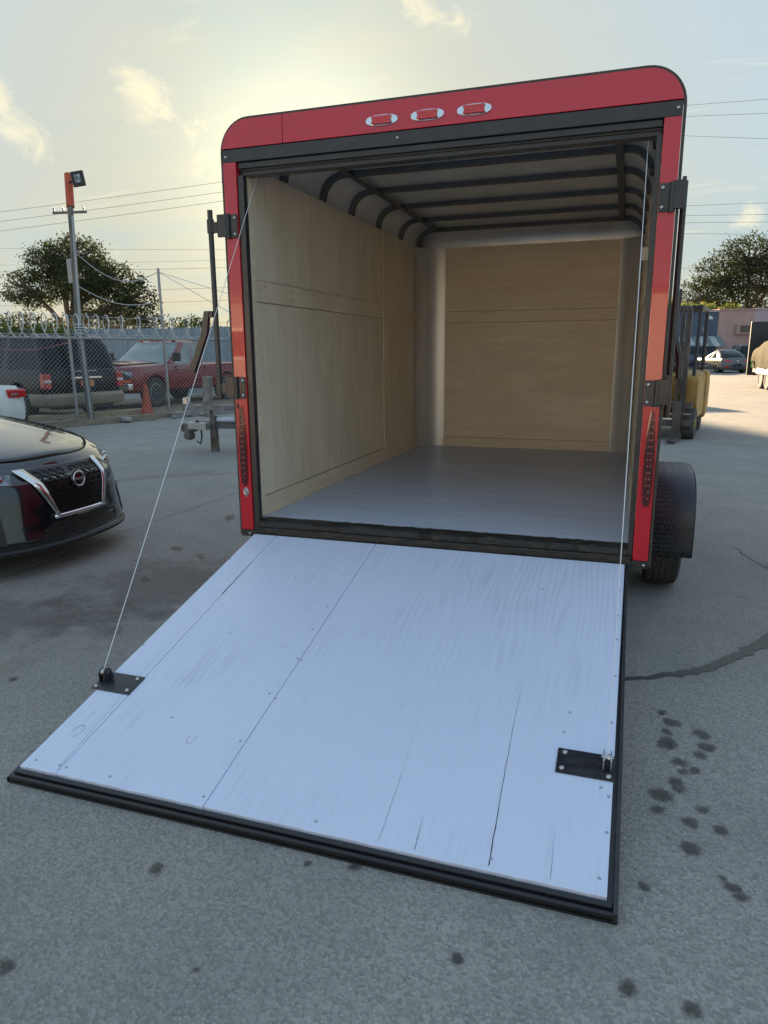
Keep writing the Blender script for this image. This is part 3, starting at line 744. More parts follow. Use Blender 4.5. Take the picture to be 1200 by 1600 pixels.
# cable anchor plates with their pulley forks
m_plate = M('oiled_steel_plate', (.020, .021, .023), .26, .3, col2=(.04, .042, .047), ns=7, stretch=(1, 3, 1), rvar=.08)
bolt_up = MB().lathe([(.0085, 0), (.0085, .002), (.006, .006), (.003, .0075)], 12)
for sgn, x0, x1, s0, s1 in ((-1, -.972, -.798, 1.245, 1.350), (1, .779, .949, 1.258, 1.362)):
    pl_ = rbox('anchor_plate', x0, x1, s0, s1, .0008, .0048, m_plate, .001)
    xo = x0 if sgn < 0 else x1; xi = x1 if sgn < 0 else x0
    for bx, bs in ((xi - sgn * -.0 - sgn * -.022 if sgn > 0 else xi - .022, s0 + .018), (xi + .018 if sgn > 0 else xi - .020, s1 - .018), (xo - .014 if sgn > 0 else xo + .014, s1 - .014)):
        bolt_up_o = bolt_up.build('bolt', m_zinc, rp, smooth=40) if 'bup' not in globals() else copy_part(bup, rp)
        globals().setdefault('bup', bolt_up_o); bolt_up_o.location = (bx, -bs, .005)
    xc = xo - sgn * .020; sc = s0 + .040
    fk = MB()
    for dx in (-.013, .009):
        pr = [(-sc - .026, .0045), (-sc + .026, .0045), (-sc + .026, .030), (-sc + .016, .048), (-sc - .006, .050), (-sc - .020, .036)]
        fk.prism(pr, xc + dx, xc + dx + .0045, 'x')
    fk.build('pulley_fork', m_black if sgn < 0 else m_zinc, rp, bevel=.001)
    MB().lathe([(.004, -.018), (.004, -.0085), (.013, -.008), (.010, -.002), (.010, .002), (.013, .008), (.004, .0085), (.004, .018)], 14, T(xc, -sc, .034) @ roty(pi / 2)).build('pulley', m_zinc, rp, smooth=40)
# lift cables
rm = T(0, -.030, .436) @ rotx(ra)
pa = rm @ Vector((-.952, -1.285, .045)); pb = rm @ Vector((.929, -1.298, .045))
def cable(a, b): return MB().tube([Vector(a).lerp(Vector(b), t) + Vector((0, 0, -.012 * sin(pi * t))) for t in [i / 12 for i in range(13)]], .0016, 6).build('lift_cable', m_cable, tr, smooth=50)
cable(pa, (-.915, .10, 2.30)); cable(pb, (.935, .10, 2.31))

# --- wheels, fenders, frame, tongue
def tyre_mb(r, w, tread=True, n=48, grooves=True):
    mb = MB()
    hw = w / 2
    prof = [(r * .60, -hw * .80), (r * .66, -hw * .94), (r * .80, -hw * 1.0), (r * .92, -hw * .95), (r * .975, -hw * .82), (r * .975, hw * .82), (r * .92, hw * .95), (r * .80, hw * 1.0), (r * .66, hw * .94), (r * .60, hw * .80)]
    mb.lathe(prof, n)
    if tread:
        # five ribs of separate blocks, zig-zag edged
        ribs = [(-.80, -.54), (-.46, -.18), (-.11, .11), (.18, .46), (.54, .80)]
        nb = 44
        for ri, (a, b) in enumerate(ribs):
            for k in range(nb):
                t0 = 2 * pi * (k + (.0 if ri % 2 else .5)) / nb; t1 = t0 + 2 * pi / nb * (.80 if ri != 2 else .97)
                z = (.12 if k % 2 else -.0) * hw * .3
                za, zb = a * hw + z * (ri not in (0,)), b * hw + z * (ri not in (4,))
                ri0, ro = r * .965, r if abs(a + b) < 1.2 else r * .992
                P = [(q * cos(t), q * sin(t), h) for h in (za, zb) for q, t in ((ri0, t0), (ri0, t1), (ro, t1), (ro, t0))]
                mb.add(P, [(0, 1, 2, 3), (7, 6, 5, 4), (3, 2, 6, 7), (0, 3, 7, 4), (1, 5, 6, 2)])
    return mb
WY, WR, WX = 1.17, .345, 1.180
tmesh = None
for s in (-1, 1):
    w = empty('wheel', (s * WX, WY, WR), parent=tr, rot=(0, pi / 2 * s, 0))
    if tmesh is None:
        t_ = tyre_mb(WR, .205).build('tyre', m_rubber, w, smooth=35); tmesh = t_
        r_ = MB().lathe([(.06, .02), (.07, .05), (.12, .055), (.15, .03), (.19, .06), (.215, .085), (.222, .085), (.222, -.085), (.20, -.085), (.18, -.02), (.06, -.02)], 32).build('rim', m_zinc, w, smooth=35)
    else:
        copy_part(t_, w); copy_part(r_, w)
    # fender: rolled diamond plate, flat top with rounded drops
    path = []
    for k in range(11):
        a = -radians(14) + radians(104) * k / 10
        path.append((WY + .03 - .40 * (1 if cos(a) > 0 else -1) * abs(cos(a)) ** .68, WR + .012 + .345 * (1 if sin(a) > 0 else -1) * abs(sin(a)) ** .68))
    path[0] = (path[0][0], .255)
    path += [(2 * (WY + .10) - y, z) for y, z in reversed(path)]
    mb = MB()
    xi_, xo_ = 1.0625, 1.322
    mb.grid([[(s * xi_, y, z) for y, z in path], [(s * (xo_ - .012), y, z) for y, z in path], [(s * xo_, y, z - .006 if i_ in range(3, 19) else z) for i_, (y, z) in enumerate(path)]])
    fd = mb.build('fender', m_diamond, tr, smooth=40, solid=.004)
    # outer skirt
    mb = MB()
    mb.grid([[(s * (xo_ + .001), y, z) for y, z in path], [(s * (xo_ + .001), WY + (y - WY) * .90, WR + .012 + (z - WR - .012) * .90 if z > WR else z) for y, z in path]])
    mb.build('fender_skirt', m_diamond, fd, smooth=40, solid=.003)
    # raised lozenges
    mb = MB(); L_ = 0
    for i in range(len(path) - 1):
        a, b = Vector(path[i]), Vector(path[i + 1]); seg = (b - a).length; d = (b - a).normalized(); nrm = Vector((-d.y, d.x))
        if nrm.dot(a - Vector((WY, WR))) < 0: nrm = -nrm
        nn = max(1, int(seg / .024))
        for q in range(nn):
            c = a + d * seg * (q + .5) / nn
            row = i * 7 + q
            for jx in range(11):
                x = xi_ + .016 + jx * .0225 + (row % 2) * .011
                if x > xo_ - .02: continue
                ang = .7 if (jx + row) % 2 else -.7
                e1 = (cos(ang) * .0125, sin(ang) * .0125); e2 = (-sin(ang) * .004, cos(ang) * .004)
                P = []
                for f, g_, hgt in ((1, 0, 0), (0, 1, 0), (-1, 0, 0), (0, -1, 0), (0, 0, .0016)):
                    dx, dd = e1[0] * f + e2[0] * g_, e1[1] * f + e2[1] * g_
                    p = c + d * dd + nrm * (hgt + .0042)
                    P.append((s * (x + dx), p.x, p.y))
                mb.add(P, [(0, 1, 4), (1, 2, 4), (2, 3, 4), (3, 0, 4)])
    stuff(fixn(mb.build('tread_lozenges', m_diamond, fd)))
    rv = MB()
    for k in range(6): rv.lathe([(.004, 0), (.003, .003)], 8, T(s * (xo_ - .022), path[0][0] - .001, .29 + k * .022) @ rotx(pi / 2))
    rv.build('fender_rivets', m_zinc, fd)
mb = MB(); mb.box(-1.03, 1.03, WY - .04, WY + .04, .30, .36); mb.build('axle', m_black, tr)
mb = MB()
for x in (-.98, .92): mb.box(x, x + .06, .13, DY, .30, .399)
mb.build('chassis_rail', m_black, tr)
mb = MB()
for s in (-1, 1): mb.tube([(s * .9, DY - .3, .36), (s * .04, DY + 1.25, .40)], .045, 4)
mb.build('tongue', m_black, tr)
MB().cyl((0, DY + 1.0, .0), (0, DY + 1.0, .75), .03, 12).build('tongue_jack', m_black, tr, smooth=40)
# weed stuck by the tyre
# ------------------------------------------------------------------ vehicles: plan-outline loft
m_glass = M('car_glass', (.008, .010, .012), .05, spec=.4)
m_glasspale = M('pale_glass', (.10, .13, .125), .05, spec=.9, col2=(.20, .24, .22), ns=3, coat=.5)
m_blackcar = M('black_car_paint', (.006, .007, .010), .16, coat=1.0, col2=(.008, .009, .012), ns=3)
m_plastic = M('black_plastic', (.012, .012, .013), .45, col2=(.018, .018, .018), ns=20)
m_gloss = M('gloss_black', (.006, .006, .007), .12, coat=.6)
m_alloy = M('alloy', (.45, .45, .46), .3, .9)
m_white = M('white_paint', (.72, .72, .70), .35, col2=(.60, .60, .58), ns=3, coat=.4)
m_headlamp = M('headlamp_glass', (.35, .36, .37), .06, .6, coat=1, col2=(.10, .10, .11), ns=14)
m_taillens = M('tail_lens', (.50, .012, .02), .15, coat=.8)
m_darkgap = M('panel_gap', (.003, .003, .003), .7)

NM, NK = 12, 16
def half_ring(xf, xr, hw, bf, nf, br, nr):
    p = []
    for k in range(NM + 1):
        a = (pi / 2) * k / NM
        p.append((xf - bf + bf * cos(a) ** (2 / nf) if k < NM else xf - bf, hw * sin(a) ** (2 / nf) if k else 0.0))
    for k in range(1, NK):
        t = k / NK
        p.append(((xf - bf) * (1 - t) + (xr + br) * t, hw))
    for k in range(NM + 1):
        a = (pi / 2) * k / NM
        p.append((xr + br - br * sin(a) ** (2 / nr) if k else xr + br, hw * cos(a) ** (2 / nr) if k < NM else 0.0))
    return p
NH = 2 * (NM + 1) + NK - 1
NR = 2 * NH - 2
def full_ring(h): return h + [(x, -y) for x, y in h[-2:0:-1]]
def lv(z, xf, xr, hw, bf=.6, nf=3, br=.4, nr=3.5): return (z, xf, xr, hw, bf, nf, br, nr)
def zat(z, x): return z(x) if callable(z) else z
def interp_levels(lvs, n):
    """smooth (Catmull-Rom) resampling between levels"""
    out_ = []
    m = len(lvs)
    def val(i, j, x):
        v = lvs[max(0, min(m - 1, i))][j]
        return zat(v, x) if j == 0 else v
    for s in range((m - 1) * n + 1):
        i, t = divmod(s, n); t /= n
        if i == m - 1: i, t = m - 2, 1.0
        def cr(a, b, c, d): return .5 * (2 * b + (c - a) * t + (2 * a - 5 * b + 4 * c - d) * t * t + (3 * b - a - 3 * c + d) * t ** 3)
        prm = [cr(*(val(i + q, j, 0) for q in (-1, 0, 1, 2))) for j in range(1, 8)]
        zf = (lambda x, i=i, t=t: val(i, 0, x) * (1 - t) + val(i + 1, 0, x) * t)
        out_.append((zf, *prm))
    return out_
def loft_rings(lvs):
    rs = []
    for (z, *prm) in lvs:
        rs.append([(x, y, zat(z, x)) for x, y in full_ring(half_ring(*prm))])
    return rs
def cap_grid(ring, crown, C=10):
    """rows across the car from left to right with a crown"""
    rows = [[ring[0]] * (C + 1)]
    for i in range(1, NH - 1):
        l, r_ = Vector(ring[i]), Vector(ring[NR - i])
        w = abs(l.y)
        cw = crown(l.x) if callable(crown) else crown
        rows.append([tuple(l.lerp(r_, t) + Vector((0, 0, cw * (1 - (2 * t - 1) ** 2) * min(1, w / .4)))) for t in [k / C for k in range(C + 1)]])
    rows.append([ring[NH - 1]] * (C + 1))
    return rows
def loft_body(name, lvs, crown, mat, parent, arches=(), smooth=38):
    """closed shell with wheel arches cut out"""
    rs = loft_rings(lvs); mb = MB()
    vs = [p for r_ in rs for p in r_]; fs = []
    for a in range(len(rs) - 1):
        for k in range(NR):
            fs.append((a * NR + k, a * NR + (k + 1) % NR, (a + 1) * NR + (k + 1) % NR, (a + 1) * NR + k))
    mb.add(vs, fs)
    mb.grid(cap_grid(rs[-1], crown)); mb.grid(cap_grid(rs[0], 0))
    o = mb.build(name, mat, parent)
    bm = bmesh.new(); bm.from_mesh(o.data)
    bmesh.ops.remove_doubles(bm, verts=bm.verts, dist=1e-5)
    bmesh.ops.dissolve_degenerate(bm, dist=1e-6, edges=bm.edges)
    bmesh.ops.recalc_face_normals(bm, faces=bm.faces); bm.to_mesh(o.data); bm.free()
    if arches:
        cb_ = MB()
        for (x, y, z, r_, w) in arches:
            cb_.cyl((x, y - w, z), (x, y + w, z), r_, 32)
        co = fixn(cb_.build('cutter', mat))
        co.parent = parent; co.matrix_parent_inverse = Matrix.Identity(4)
        bpy.context.view_layer.update()
        md = o.modifiers.new('arch', 'BOOLEAN'); md.operation = 'DIFFERENCE'; md.solver = 'EXACT'; md.object = co
        dg = bpy.context.evaluated_depsgraph_get()
        me = bpy.data.meshes.new_from_object(o.evaluated_get(dg))
        o.modifiers.clear(); old = o.data; o.data = me; bpy.data.meshes.remove(old)
        bpy.data.objects.remove(co)
        if not me.materials: me.materials.append(mat)
    me = o.data; me.polygons.foreach_set('use_smooth', [True] * len(me.polygons)); me.set_sharp_from_angle(angle=radians(smooth))
    return o
def greenhouse(lvs, crown, parent, paint, glass, split, roof_rows=1, glass_rear=None, glass_front=None):
    """split: dict part -> half-index ranges; the rest is pillar/roof metal"""
    rs = loft_rings(lvs); nl = len(rs)
    parts = {k: MB() for k in split}; metal = MB()
    for a in range(nl - 1):
        for k in range(NR):
            h = k if k < NH - 1 else NR - 1 - k
            q = [rs[a][k], rs[a][(k + 1) % NR], rs[a + 1][(k + 1) % NR], rs[a + 1][k]]
            dest = metal
            if 0 < a + 1 < nl - roof_rows:
                for nm, (side, lo, hi) in split.items():
                    if lo <= h < hi and (side == 0 or (side > 0) == (k < NH - 1)): dest = parts[nm]
            dest.add(q, [(0, 1, 2, 3)])
    metal.grid(cap_grid(rs[-1], crown))
    def fin(mb, nm, mat):
        o = mb.build(nm, mat, parent)
        bm = bmesh.new(); bm.from_mesh(o.data); bmesh.ops.remove_doubles(bm, verts=bm.verts, dist=1e-5); bmesh.ops.recalc_face_normals(bm, faces=bm.faces); bm.to_mesh(o.data); bm.free()
        o.data.polygons.foreach_set('use_smooth', [True] * len(o.data.polygons)); o.data.set_sharp_from_angle(angle=radians(40))
        return o
    rf = fin(metal, 'roof', paint)
    for nm, mb in parts.items():
        if mb.f:
            base = nm.split('.')[0]
            fin(mb, base, (glass_rear if base == 'rear_window' and glass_rear else glass_front if base == 'windshield' and glass_front else glass))
    return rf
SPLIT5 = {'windshield': (0, 0, NM - 3), 'side_window.a': (1, NM, NM + 5), 'side_window.b': (1, NM + 6, NM + NK - 3), 'side_window.c': (-1, NM, NM + 5), 'side_window.d': (-1, NM + 6, NM + NK - 3), 'rear_window': (0, NM + NK + 3, NH)}
def front_x(lvs, y, z):
    """x of the nose skin at (y, z)"""
    best = None; pr = None
    for (zf, xf, xr, hw, bf, nf, br, nr) in lvs:
        q = max(0, 1 - (min(abs(y), hw * .999) / hw) ** nf) ** (1 / nf)
        x = xf - bf + bf * q
        zz = zat(zf, x)
        if pr and pr[0] <= z <= zz:
            t = (z - pr[0]) / max(1e-6, zz - pr[0]); return pr[1] * (1 - t) + x * t
        pr = (zz, x)
    return pr[1]
def nose_patch(lvs, quads, off, sub=6, rear=False):
    """quads in (y, z) wrapped onto the nose"""
    mb = MB()
    for (a, b, c, d) in quads:
        rows = []
        for i in range(sub + 1):
            t = i / sub
            row = []
            for j in range(sub + 1):
                s = j / sub
                y = (a[0] * (1 - s) + b[0] * s) * (1 - t) + (d[0] * (1 - s) + c[0] * s) * t
                z = (a[1] * (1 - s) + b[1] * s) * (1 - t) + (d[1] * (1 - s) + c[1] * s) * t
                row.append((front_x(lvs, y, z) + off, y, z))
            rows.append(row)
        mb.grid(rows)
    return mb
def wheel(parent, x, y, r, w, rimmat=None, spokes=10, detail=True):
    e = empty('wheel', (x, y, r), parent=parent, rot=(-pi / 2 if y > 0 else pi / 2, 0, 0))   # local z points outward
    prof = [(r * .62, -w * .4), (r * .66, -w * .47), (r * .82, -w * .5), (r * .95, -w * .46), (r, -w * .36), (r, w * .36), (r * .95, w * .46), (r * .82, w * .5), (r * .66, w * .47), (r * .62, w * .4)]
    MB().lathe(prof, 32).build('tyre', m_rubber, e, smooth=40)
    rm_ = MB().lathe([(r * .63, -w * .4), (r * .63, w * .42), (r * .58, w * .43), (r * .55, w * .2), (r * .55, -w * .3)], 32)
    for k in range(spokes):
        a = 2 * pi * k / spokes
        rm_.prism([(r * .08, -r * .05), (r * .57, -r * .045), (r * .57, r * .045), (r * .08, r * .05)], w * .22, w * .34, 'z', rotz(a))
    rm_.lathe([(r * .14, w * .1), (r * .14, w * .36), (r * .09, w * .40)], 16)
    rm_.lathe([(r * .54, -w * .05), (r * .54, w * .0)], 24)
    rm_.build('rim', rimmat or m_alloy, e, smooth=40)
    return e

# ---------------------------------------------------------------- black sedan at the left edge, nose towards the trailer
def black_sedan():
    L2 = 2.30
    c = tag(empty('sedan_car', (-2.60 - L2 * .92, .44, 0), rz=radians(1), scale=.92), 'shiny black sedan at left edge with hexagon grille and bright V trim', 'car')
    hood = lambda x: .715 + .275 * max(0, min(1, (L2 - .12 - x) / 1.35)) ** .72 + (.03 if x < .3 else 0)
    base = [lv(.19, L2 - .06, -L2 + .10, .80, .70, 2.4, .4, 4), lv(.215, L2 + .025, -L2 + .05, .872, .74, 2.45, .4, 4), lv(.30, L2 + .015, -L2 + .02, .90, .78, 2.45, .4, 4),
            lv(.42, L2, -L2, .912, .82, 2.4, .4, 4), lv(.56, L2 - .012, -L2, .915, .86, 2.35, .4, 4), lv(.655, L2 - .035, -L2 + .02, .905, .88, 2.3, .4, 4),
            lv(lambda x: hood(x) - .035, L2 - .085, -L2 + .04, .880, .88, 2.25, .4, 4), lv(lambda x: hood(x), L2 - .15, -L2 + .06, .835, .86, 2.2, .4, 4)]
    lvs = interp_levels(base, 3)
    crown = lambda x: .055
    loft_body('body', lvs, crown, m_blackcar, c, [(1.42, .84, .33, .375, .22), (1.42, -.84, .33, .375, .22), (-1.29, .84, .33, .375, .22), (-1.29, -.84, .33, .375, .22)])
    # hood panel with its shut line, two long creases
    _, XF, XR, HW, BF, NF, _, _ = lvs[-1]
    def top_w(x): return HW if x < XF - BF else HW * max(0, 1 - ((x - XF + BF) / BF) ** NF) ** (1 / NF)
    def top_x(y): return XF - BF + BF * max(0, 1 - (abs(y) / HW) ** NF) ** (1 / NF)
    sel = []
    for i in range(25):
        t = i / 24; row = []
        for j in range(33):
            s_ = -1 + j / 16
            x = (top_x(s_ * .70) - .045) * (1 - t) + (.88 + .10 * (1 - s_ * s_)) * t
            y = s_ * (.70 * (1 - t) + .735 * t)
            w = max(top_w(x), abs(y) + .01)
            z = hood(x) + .055 * (1 - (y / w) ** 2) * min(1, w / .4)
            row.append((x, y, z + .004 + .008 * math.exp(-((abs(y) - .50) / .09) ** 2) * min(1, t * 3)))
        sel.append(row)
    mb = MB(); mb.grid(sel); mb.build('hood', m_blackcar, c, smooth=60, solid=.003)
    gap = MB(); gap.tube([Vector(p) + Vector((.004, 0, .0)) for p in sel[0]], .0035, 5, False); gap.tube([Vector(r_[0]) + Vector((0, .004, 0)) for r_ in sel], .0035, 5, False); gap.tube([Vector(r_[-1]) + Vector((0, -.004, 0)) for r_ in sel], .0035, 5, False)
    gap.build('hood_gap', m_darkgap, c)
    greenhouse(interp_levels([lv(.93, .98, -1.75, .80, .75, 2.6, .6, 3), lv(1.16, .50, -1.52, .715, .62, 2.6, .6, 3), lv(1.36, -.02, -1.16, .60, .5, 2.8, .5, 3), lv(1.41, -.12, -1.06, .55, .45, 2.8, .45, 3)], 3), .045, c, m_blackcar, m_glass, SPLIT5, 2)
    MB().grid([[(front_x(lvs, 0, .70) - 1.22 + .05 * k, y, .965 + .015 * (1 - (y / .75) ** 2) + .006 * k) for y in [-.72 + .12 * j for j in range(13)]] for k in range(2)]).build('cowl', m_plastic, c, solid=.01)
    # grille: recessed dark hexagon mesh
    NP = lambda q, off, sub=6: nose_patch(lvs, q, off, sub)
    NP([((-.37, .725), (.37, .725), (.235, .40), (-.235, .40))], .003, 12).build('grille_backing', m_plastic, c)
    hx = MB()
    r_ = .042
    for row in range(9):
        for k in range(-9, 10):
            y = k * r_ * 1.62 + (row % 2) * r_ * .81; z = .425 + row * r_ * .80
            lim = .205 + (z - .40) / .325 * .145
            if abs(y) > lim - .015 or z > .705: continue
            if (y ** 2 + ((z - .625) * 1.0) ** 2) < .075 ** 2: continue
            pts = []
            for q in range(7):
                a = pi / 3 * q
                yy, zz = y + cos(a) * r_ * .92, z + sin(a) * r_ * .46
                pts.append((front_x(lvs, yy, zz) + .014, yy, zz))
            hx.tube(pts, .0045, 5, False)
    hx.build('grille_mesh', M('grille_black', (.008, .008, .009), .34), c, smooth=60)
    # bright V surround
    ch = MB()
    def strip(pts, w, off):
        rows = [[], []]
        for (y, z), ww in zip(pts, w):
            for k, s in ((0, -1), (1, 1)):
                yy = y + s * ww; rows[k].append((front_x(lvs, yy, z) + off, yy, z))
        ch.grid(rows)
    for s in (-1, 1):
        pts = [(s * (.235 + .145 * t), .400 + .335 * t) for t in [i / 10 for i in range(11)]]
        strip(pts, [.016 + .026 * i / 10 for i in range(11)], .017)
        if s: pass
    rows = [[(front_x(lvs, y, z) + .019, y, z) for y in [-.265 + .53 * i / 10 for i in range(11)]] for z in (.375, .403)]
    ch.grid(rows)
    ch.build('v_trim', m_chrome, c, smooth=60, solid=.008)
    # lower gloss mouth, splitter, corner fins
    NP([((-.29, .355), (.29, .355), (.42, .245), (-.42, .245))], .004, 8).build('lower_intake', m_plastic, c)
    MB().grid([[(front_x(lvs, y, .30) + .012 + d, y, .298 + e_) for y in [-.36 + .072 * i for i in range(11)]] for d, e_ in ((0, 0), (.004, .014))]).build('intake_bar', m_gloss, c, solid=.008)
    sp = MB(); sp.grid([[(front_x(lvs, y, .215) + d, y, zz) for y in [-.78 + .078 * i for i in range(21)]] for d, zz in ((-.05, .165), (.022, .175), (.026, .196), (.004, .212))]); sp.build('splitter', m_plastic, c, smooth=50)
    for s in (-1, 1):
        NP([((s * .60, .46), (s * .80, .50), (s * .78, .27), (s * .60, .25))], .004, 5).build('fog_pocket', m_plastic, c)
        # headlamp: slim, swept back
        hq = [((s * .445, .715), (s * .72, .735), (s * .72, .665), (s * .49, .650)), ((s * .72, .735), (s * .80, .765), (s * .80, .690), (s * .72, .665)), ((s * .80, .765), (s * .855, .80), (s * .862, .755), (s * .80, .690))]
        hl = NP(hq, .005, 4).build('headlamp', m_headlamp, c, smooth=60)
        for yy, zz in ((.53, .683), (.61, .688), (.69, .702)):
            MB().lathe([(.026, 0), (.020, .010), (.008, .014)], 12, T(front_x(lvs, s * yy, zz) + .004, s * yy, zz) @ roty(pi / 2)).build('lamp_projector', m_chrome, hl, smooth=40)
        MB().grid([[(front_x(lvs, s * yy, zz + d) + .009, s * yy, zz + d) for yy, zz in ((.56, .66), (.65, .66), (.74, .672), (.80, .692), (.86, .755))] for d in (-.008, .006)]).build('lamp_light_bar', m_chrome, hl)
    # round badge: ring, bar across
    bx = front_x(lvs, 0, .625) + .016
    em = MB().lathe([(.070, 0), (.070, .012), (.064, .018), (.060, .020)], 32, T(bx, 0, .625) @ roty(radians(84))).build('badge', m_gloss, c, smooth=40)
    rg = MB(); rg.tube([(bx + .022 - .11 * (sin(a) * .052) * .9, cos(a) * .056, .625 + sin(a) * .052) for a in [2 * pi * k / 32 for k in range(33)]], .0065, 8, False); rg.build('badge_ring', m_chrome, em, smooth=60)
    MB().box(bx + .018, bx + .026, -.062, .062, .617, .633).build('badge_bar', m_chrome, em, bevel=.002)
    for x, y in ((1.42, .80), (1.42, -.80), (-1.29, .80), (-1.29, -.80)): wheel(c, x, y, .325, .21)
    for s in (-1, 1): MB().box(.42, .56, s * .90 - .1, s * .90 + .1, .98, 1.08).build('door_mirror', m_blackcar, c, bevel=.03)
    return c
black_sedan()
# ---------------------------------------------------------------- black SUV behind the fence (rear corner view)
m_tan = M('tan_cladding', (.30, .25, .17), .42, col2=(.24, .20, .14), ns=4, coat=.2)
m_maroon = M('maroon_paint', (.24, .012, .018), .22, coat=.6, col2=(.19, .012, .016), ns=3)
m_orange = M('orange_plastic', (.55, .075, .02), .5, col2=(.42, .065, .025), ns=6)
m_plate_o = M('orange_plate', (.70, .20, .08), .5, col2=(.75, .35, .18), ns=20)
m_blacksuv = M('suv_black_paint', (.006, .006, .008), .3, coat=.25, spec=.3)
m_suvglass = M('suv_tinted_glass', (.006, .009, .013), .08, spec=.22)
def black_suv():
    c = tag(empty('suv_car', (-12.70, 9.96, 0), rz=radians(167)), 'black SUV with tan lower cladding behind the chain link fence', 'SUV')
    L2 = 2.55
    lower = interp_levels([lv(.30, L2 - .12, -L2 + .14, .90, .5, 4, .14, 5), lv(.36, L2 - .02, -L2 + .02, .985, .55, 4, .16, 5), lv(.53, L2, -L2, 1.0, .55, 4, .16, 5), lv(.60, L2 - .03, -L2 + .06, .99, .55, 4, .16, 5)], 2)
    loft_body('lower_cladding', lower, 0, m_tan, c, [(1.55, .95, .38, .44, .3), (1.55, -.95, .38, .44, .3), (-1.50, .95, .38, .44, .3), (-1.50, -.95, .38, .44, .3)])
    up = interp_levels([lv(.601, L2 - .04, -L2 + .10, .975, .55, 4, .20, 5), lv(.80, L2 - .04, -L2 + .07, .985, .55, 4, .20, 5), lv(1.02, L2 - .10, -L2 + .09, .965, .55, 4, .2, 5), lv(1.10, L2 - .22, -L2 + .12, .935, .55, 4, .2, 5)], 2)
    loft_body('body', up, .03, m_blacksuv, c, [(1.55, .95, .38, .46, .3), (1.55, -.95, .38, .46, .3), (-1.50, .95, .38, .46, .3), (-1.50, -.95, .38, .46, .3)])
    sp = {'windshield': (0, 0, NM - 3), 'rear_window': (0, NM + NK + 5, NH)}
    for s, t in ((1, 'a'), (-1, 'b')):
        sp['side_window.1' + t] = (s, NM, NM + 4); sp['side_window.2' + t] = (s, NM + 5, NM + 9); sp['side_window.3' + t] = (s, NM + 10, NM + NK)
    greenhouse(interp_levels([lv(1.09, 1.25, -L2 + .13, .93, .5, 4, .2, 5), lv(1.60, .72, -L2 + .27, .85, .45, 4, .22, 5), lv(1.78, .50, -L2 + .36, .80, .4, 4, .25, 4), lv(1.83, .36, -L2 + .46, .74, .35, 4, .25, 4)], 3), .03, c, m_blacksuv, m_suvglass, sp, 3)
    for s in (-1, 1):
        MB().box(-1.7, .2, s * .73 - .02, s * .73 + .02, 1.855, 1.885).build('roof_rail', m_plastic, c, bevel=.008)
        tl = MB().box(-L2 + .055, -L2 + .22, s * .90 - .085, s * .90 + .085, .70, 1.02).build('tail_lamp', m_taillens, c, bevel=.02)
        MB().box(-L2 + .047, -L2 + .2, s * .90 - .08, s * .90 + .08, .83, .89).build('reverse_lens', m_white, tl, bevel=.01)
    MB().box(-L2 + .055, -L2 + .10, -.42, .36, .90, .945).build('tailgate_bar', m_chrome, c, bevel=.008)
    MB().box(-L2 + .050, -L2 + .08, -.20, .12, .735, .865).build('number_plate', m_plate_o, c, bevel=.004)
    MB().box(-L2 + .06, -L2 + .09, -.3, .28, 1.055, 1.075).build('badge_strip', m_zinc, c)
    MB().tube([(-L2 + .14, .1, 1.14), (-L2 + .15, .45, 1.18)], .012, 6).build('rear_wiper', m_plastic, c)
    MB().box(-L2 + .1, -L2 + .4, -.7, .7, .26, .32).build('hitch_beam', m_plastic, c)
    for x, y in ((1.55, .86), (1.55, -.86), (-1.50, .86), (-1.50, -.86)): wheel(c, x, y, .375, .26, m_alloy, 6)
black_suv()
# ---------------------------------------------------------------- white sedan, rear corner at the left edge
def white_sedan():
    c = tag(empty('sedan_car', (-11.54, 6.23, 0), rz=radians(168)), 'white sedan tail with dark red lamp at left edge behind black sedan', 'car')
    L2 = 2.35
    hz = lambda x: .86 + .0 * x
    lvs = interp_levels([lv(.20, L2 - .1, -L2 + .12, .82, .7, 3, .4, 3.4), lv(.30, L2, -L2 + .02, .90, .7, 3, .4, 3.4), lv(.55, L2, -L2, .92, .75, 3, .42, 3.4), lv(.80, L2 - .1, -L2 + .06, .90, .75, 3, .42, 3.4), lv(.88, L2 - .2, -L2 + .10, .84, .75, 3, .42, 3.4)], 2)
    loft_body('body', lvs, .03, m_white, c, [(1.45, .85, .33, .38, .25), (1.45, -.85, .33, .38, .25), (-1.35, .85, .33, .38, .25), (-1.35, -.85, .33, .38, .25)])
    greenhouse(interp_levels([lv(.88, 1.0, -1.85, .80, .7, 2.8, .6, 3), lv(1.2, .35, -1.5, .70, .6, 2.8, .6, 3), lv(1.40, -.1, -1.1, .58, .5, 2.8, .5, 3), lv(1.44, -.2, -1.0, .53, .45, 2.8, .45, 3)], 2), .04, c, m_white, m_glass, SPLIT5, 2)
    for s in (-1, 1):
        tl = MB().box(-L2 + .02, -L2 + .20, s * .66 - .17, s * .66 + .17, .68, .83).build('tail_lamp', m_taillens, c, bevel=.03)
        MB().box(-L2 + .012, -L2 + .1, s * .60 - .07, s * .60 + .07, .72, .76).build('reverse_lens', m_headlamp, tl, bevel=.01)
    for x, y in ((1.45, .80), (1.45, -.80), (-1.35, .80), (-1.35, -.80)): wheel(c, x, y, .33, .21)
white_sedan()
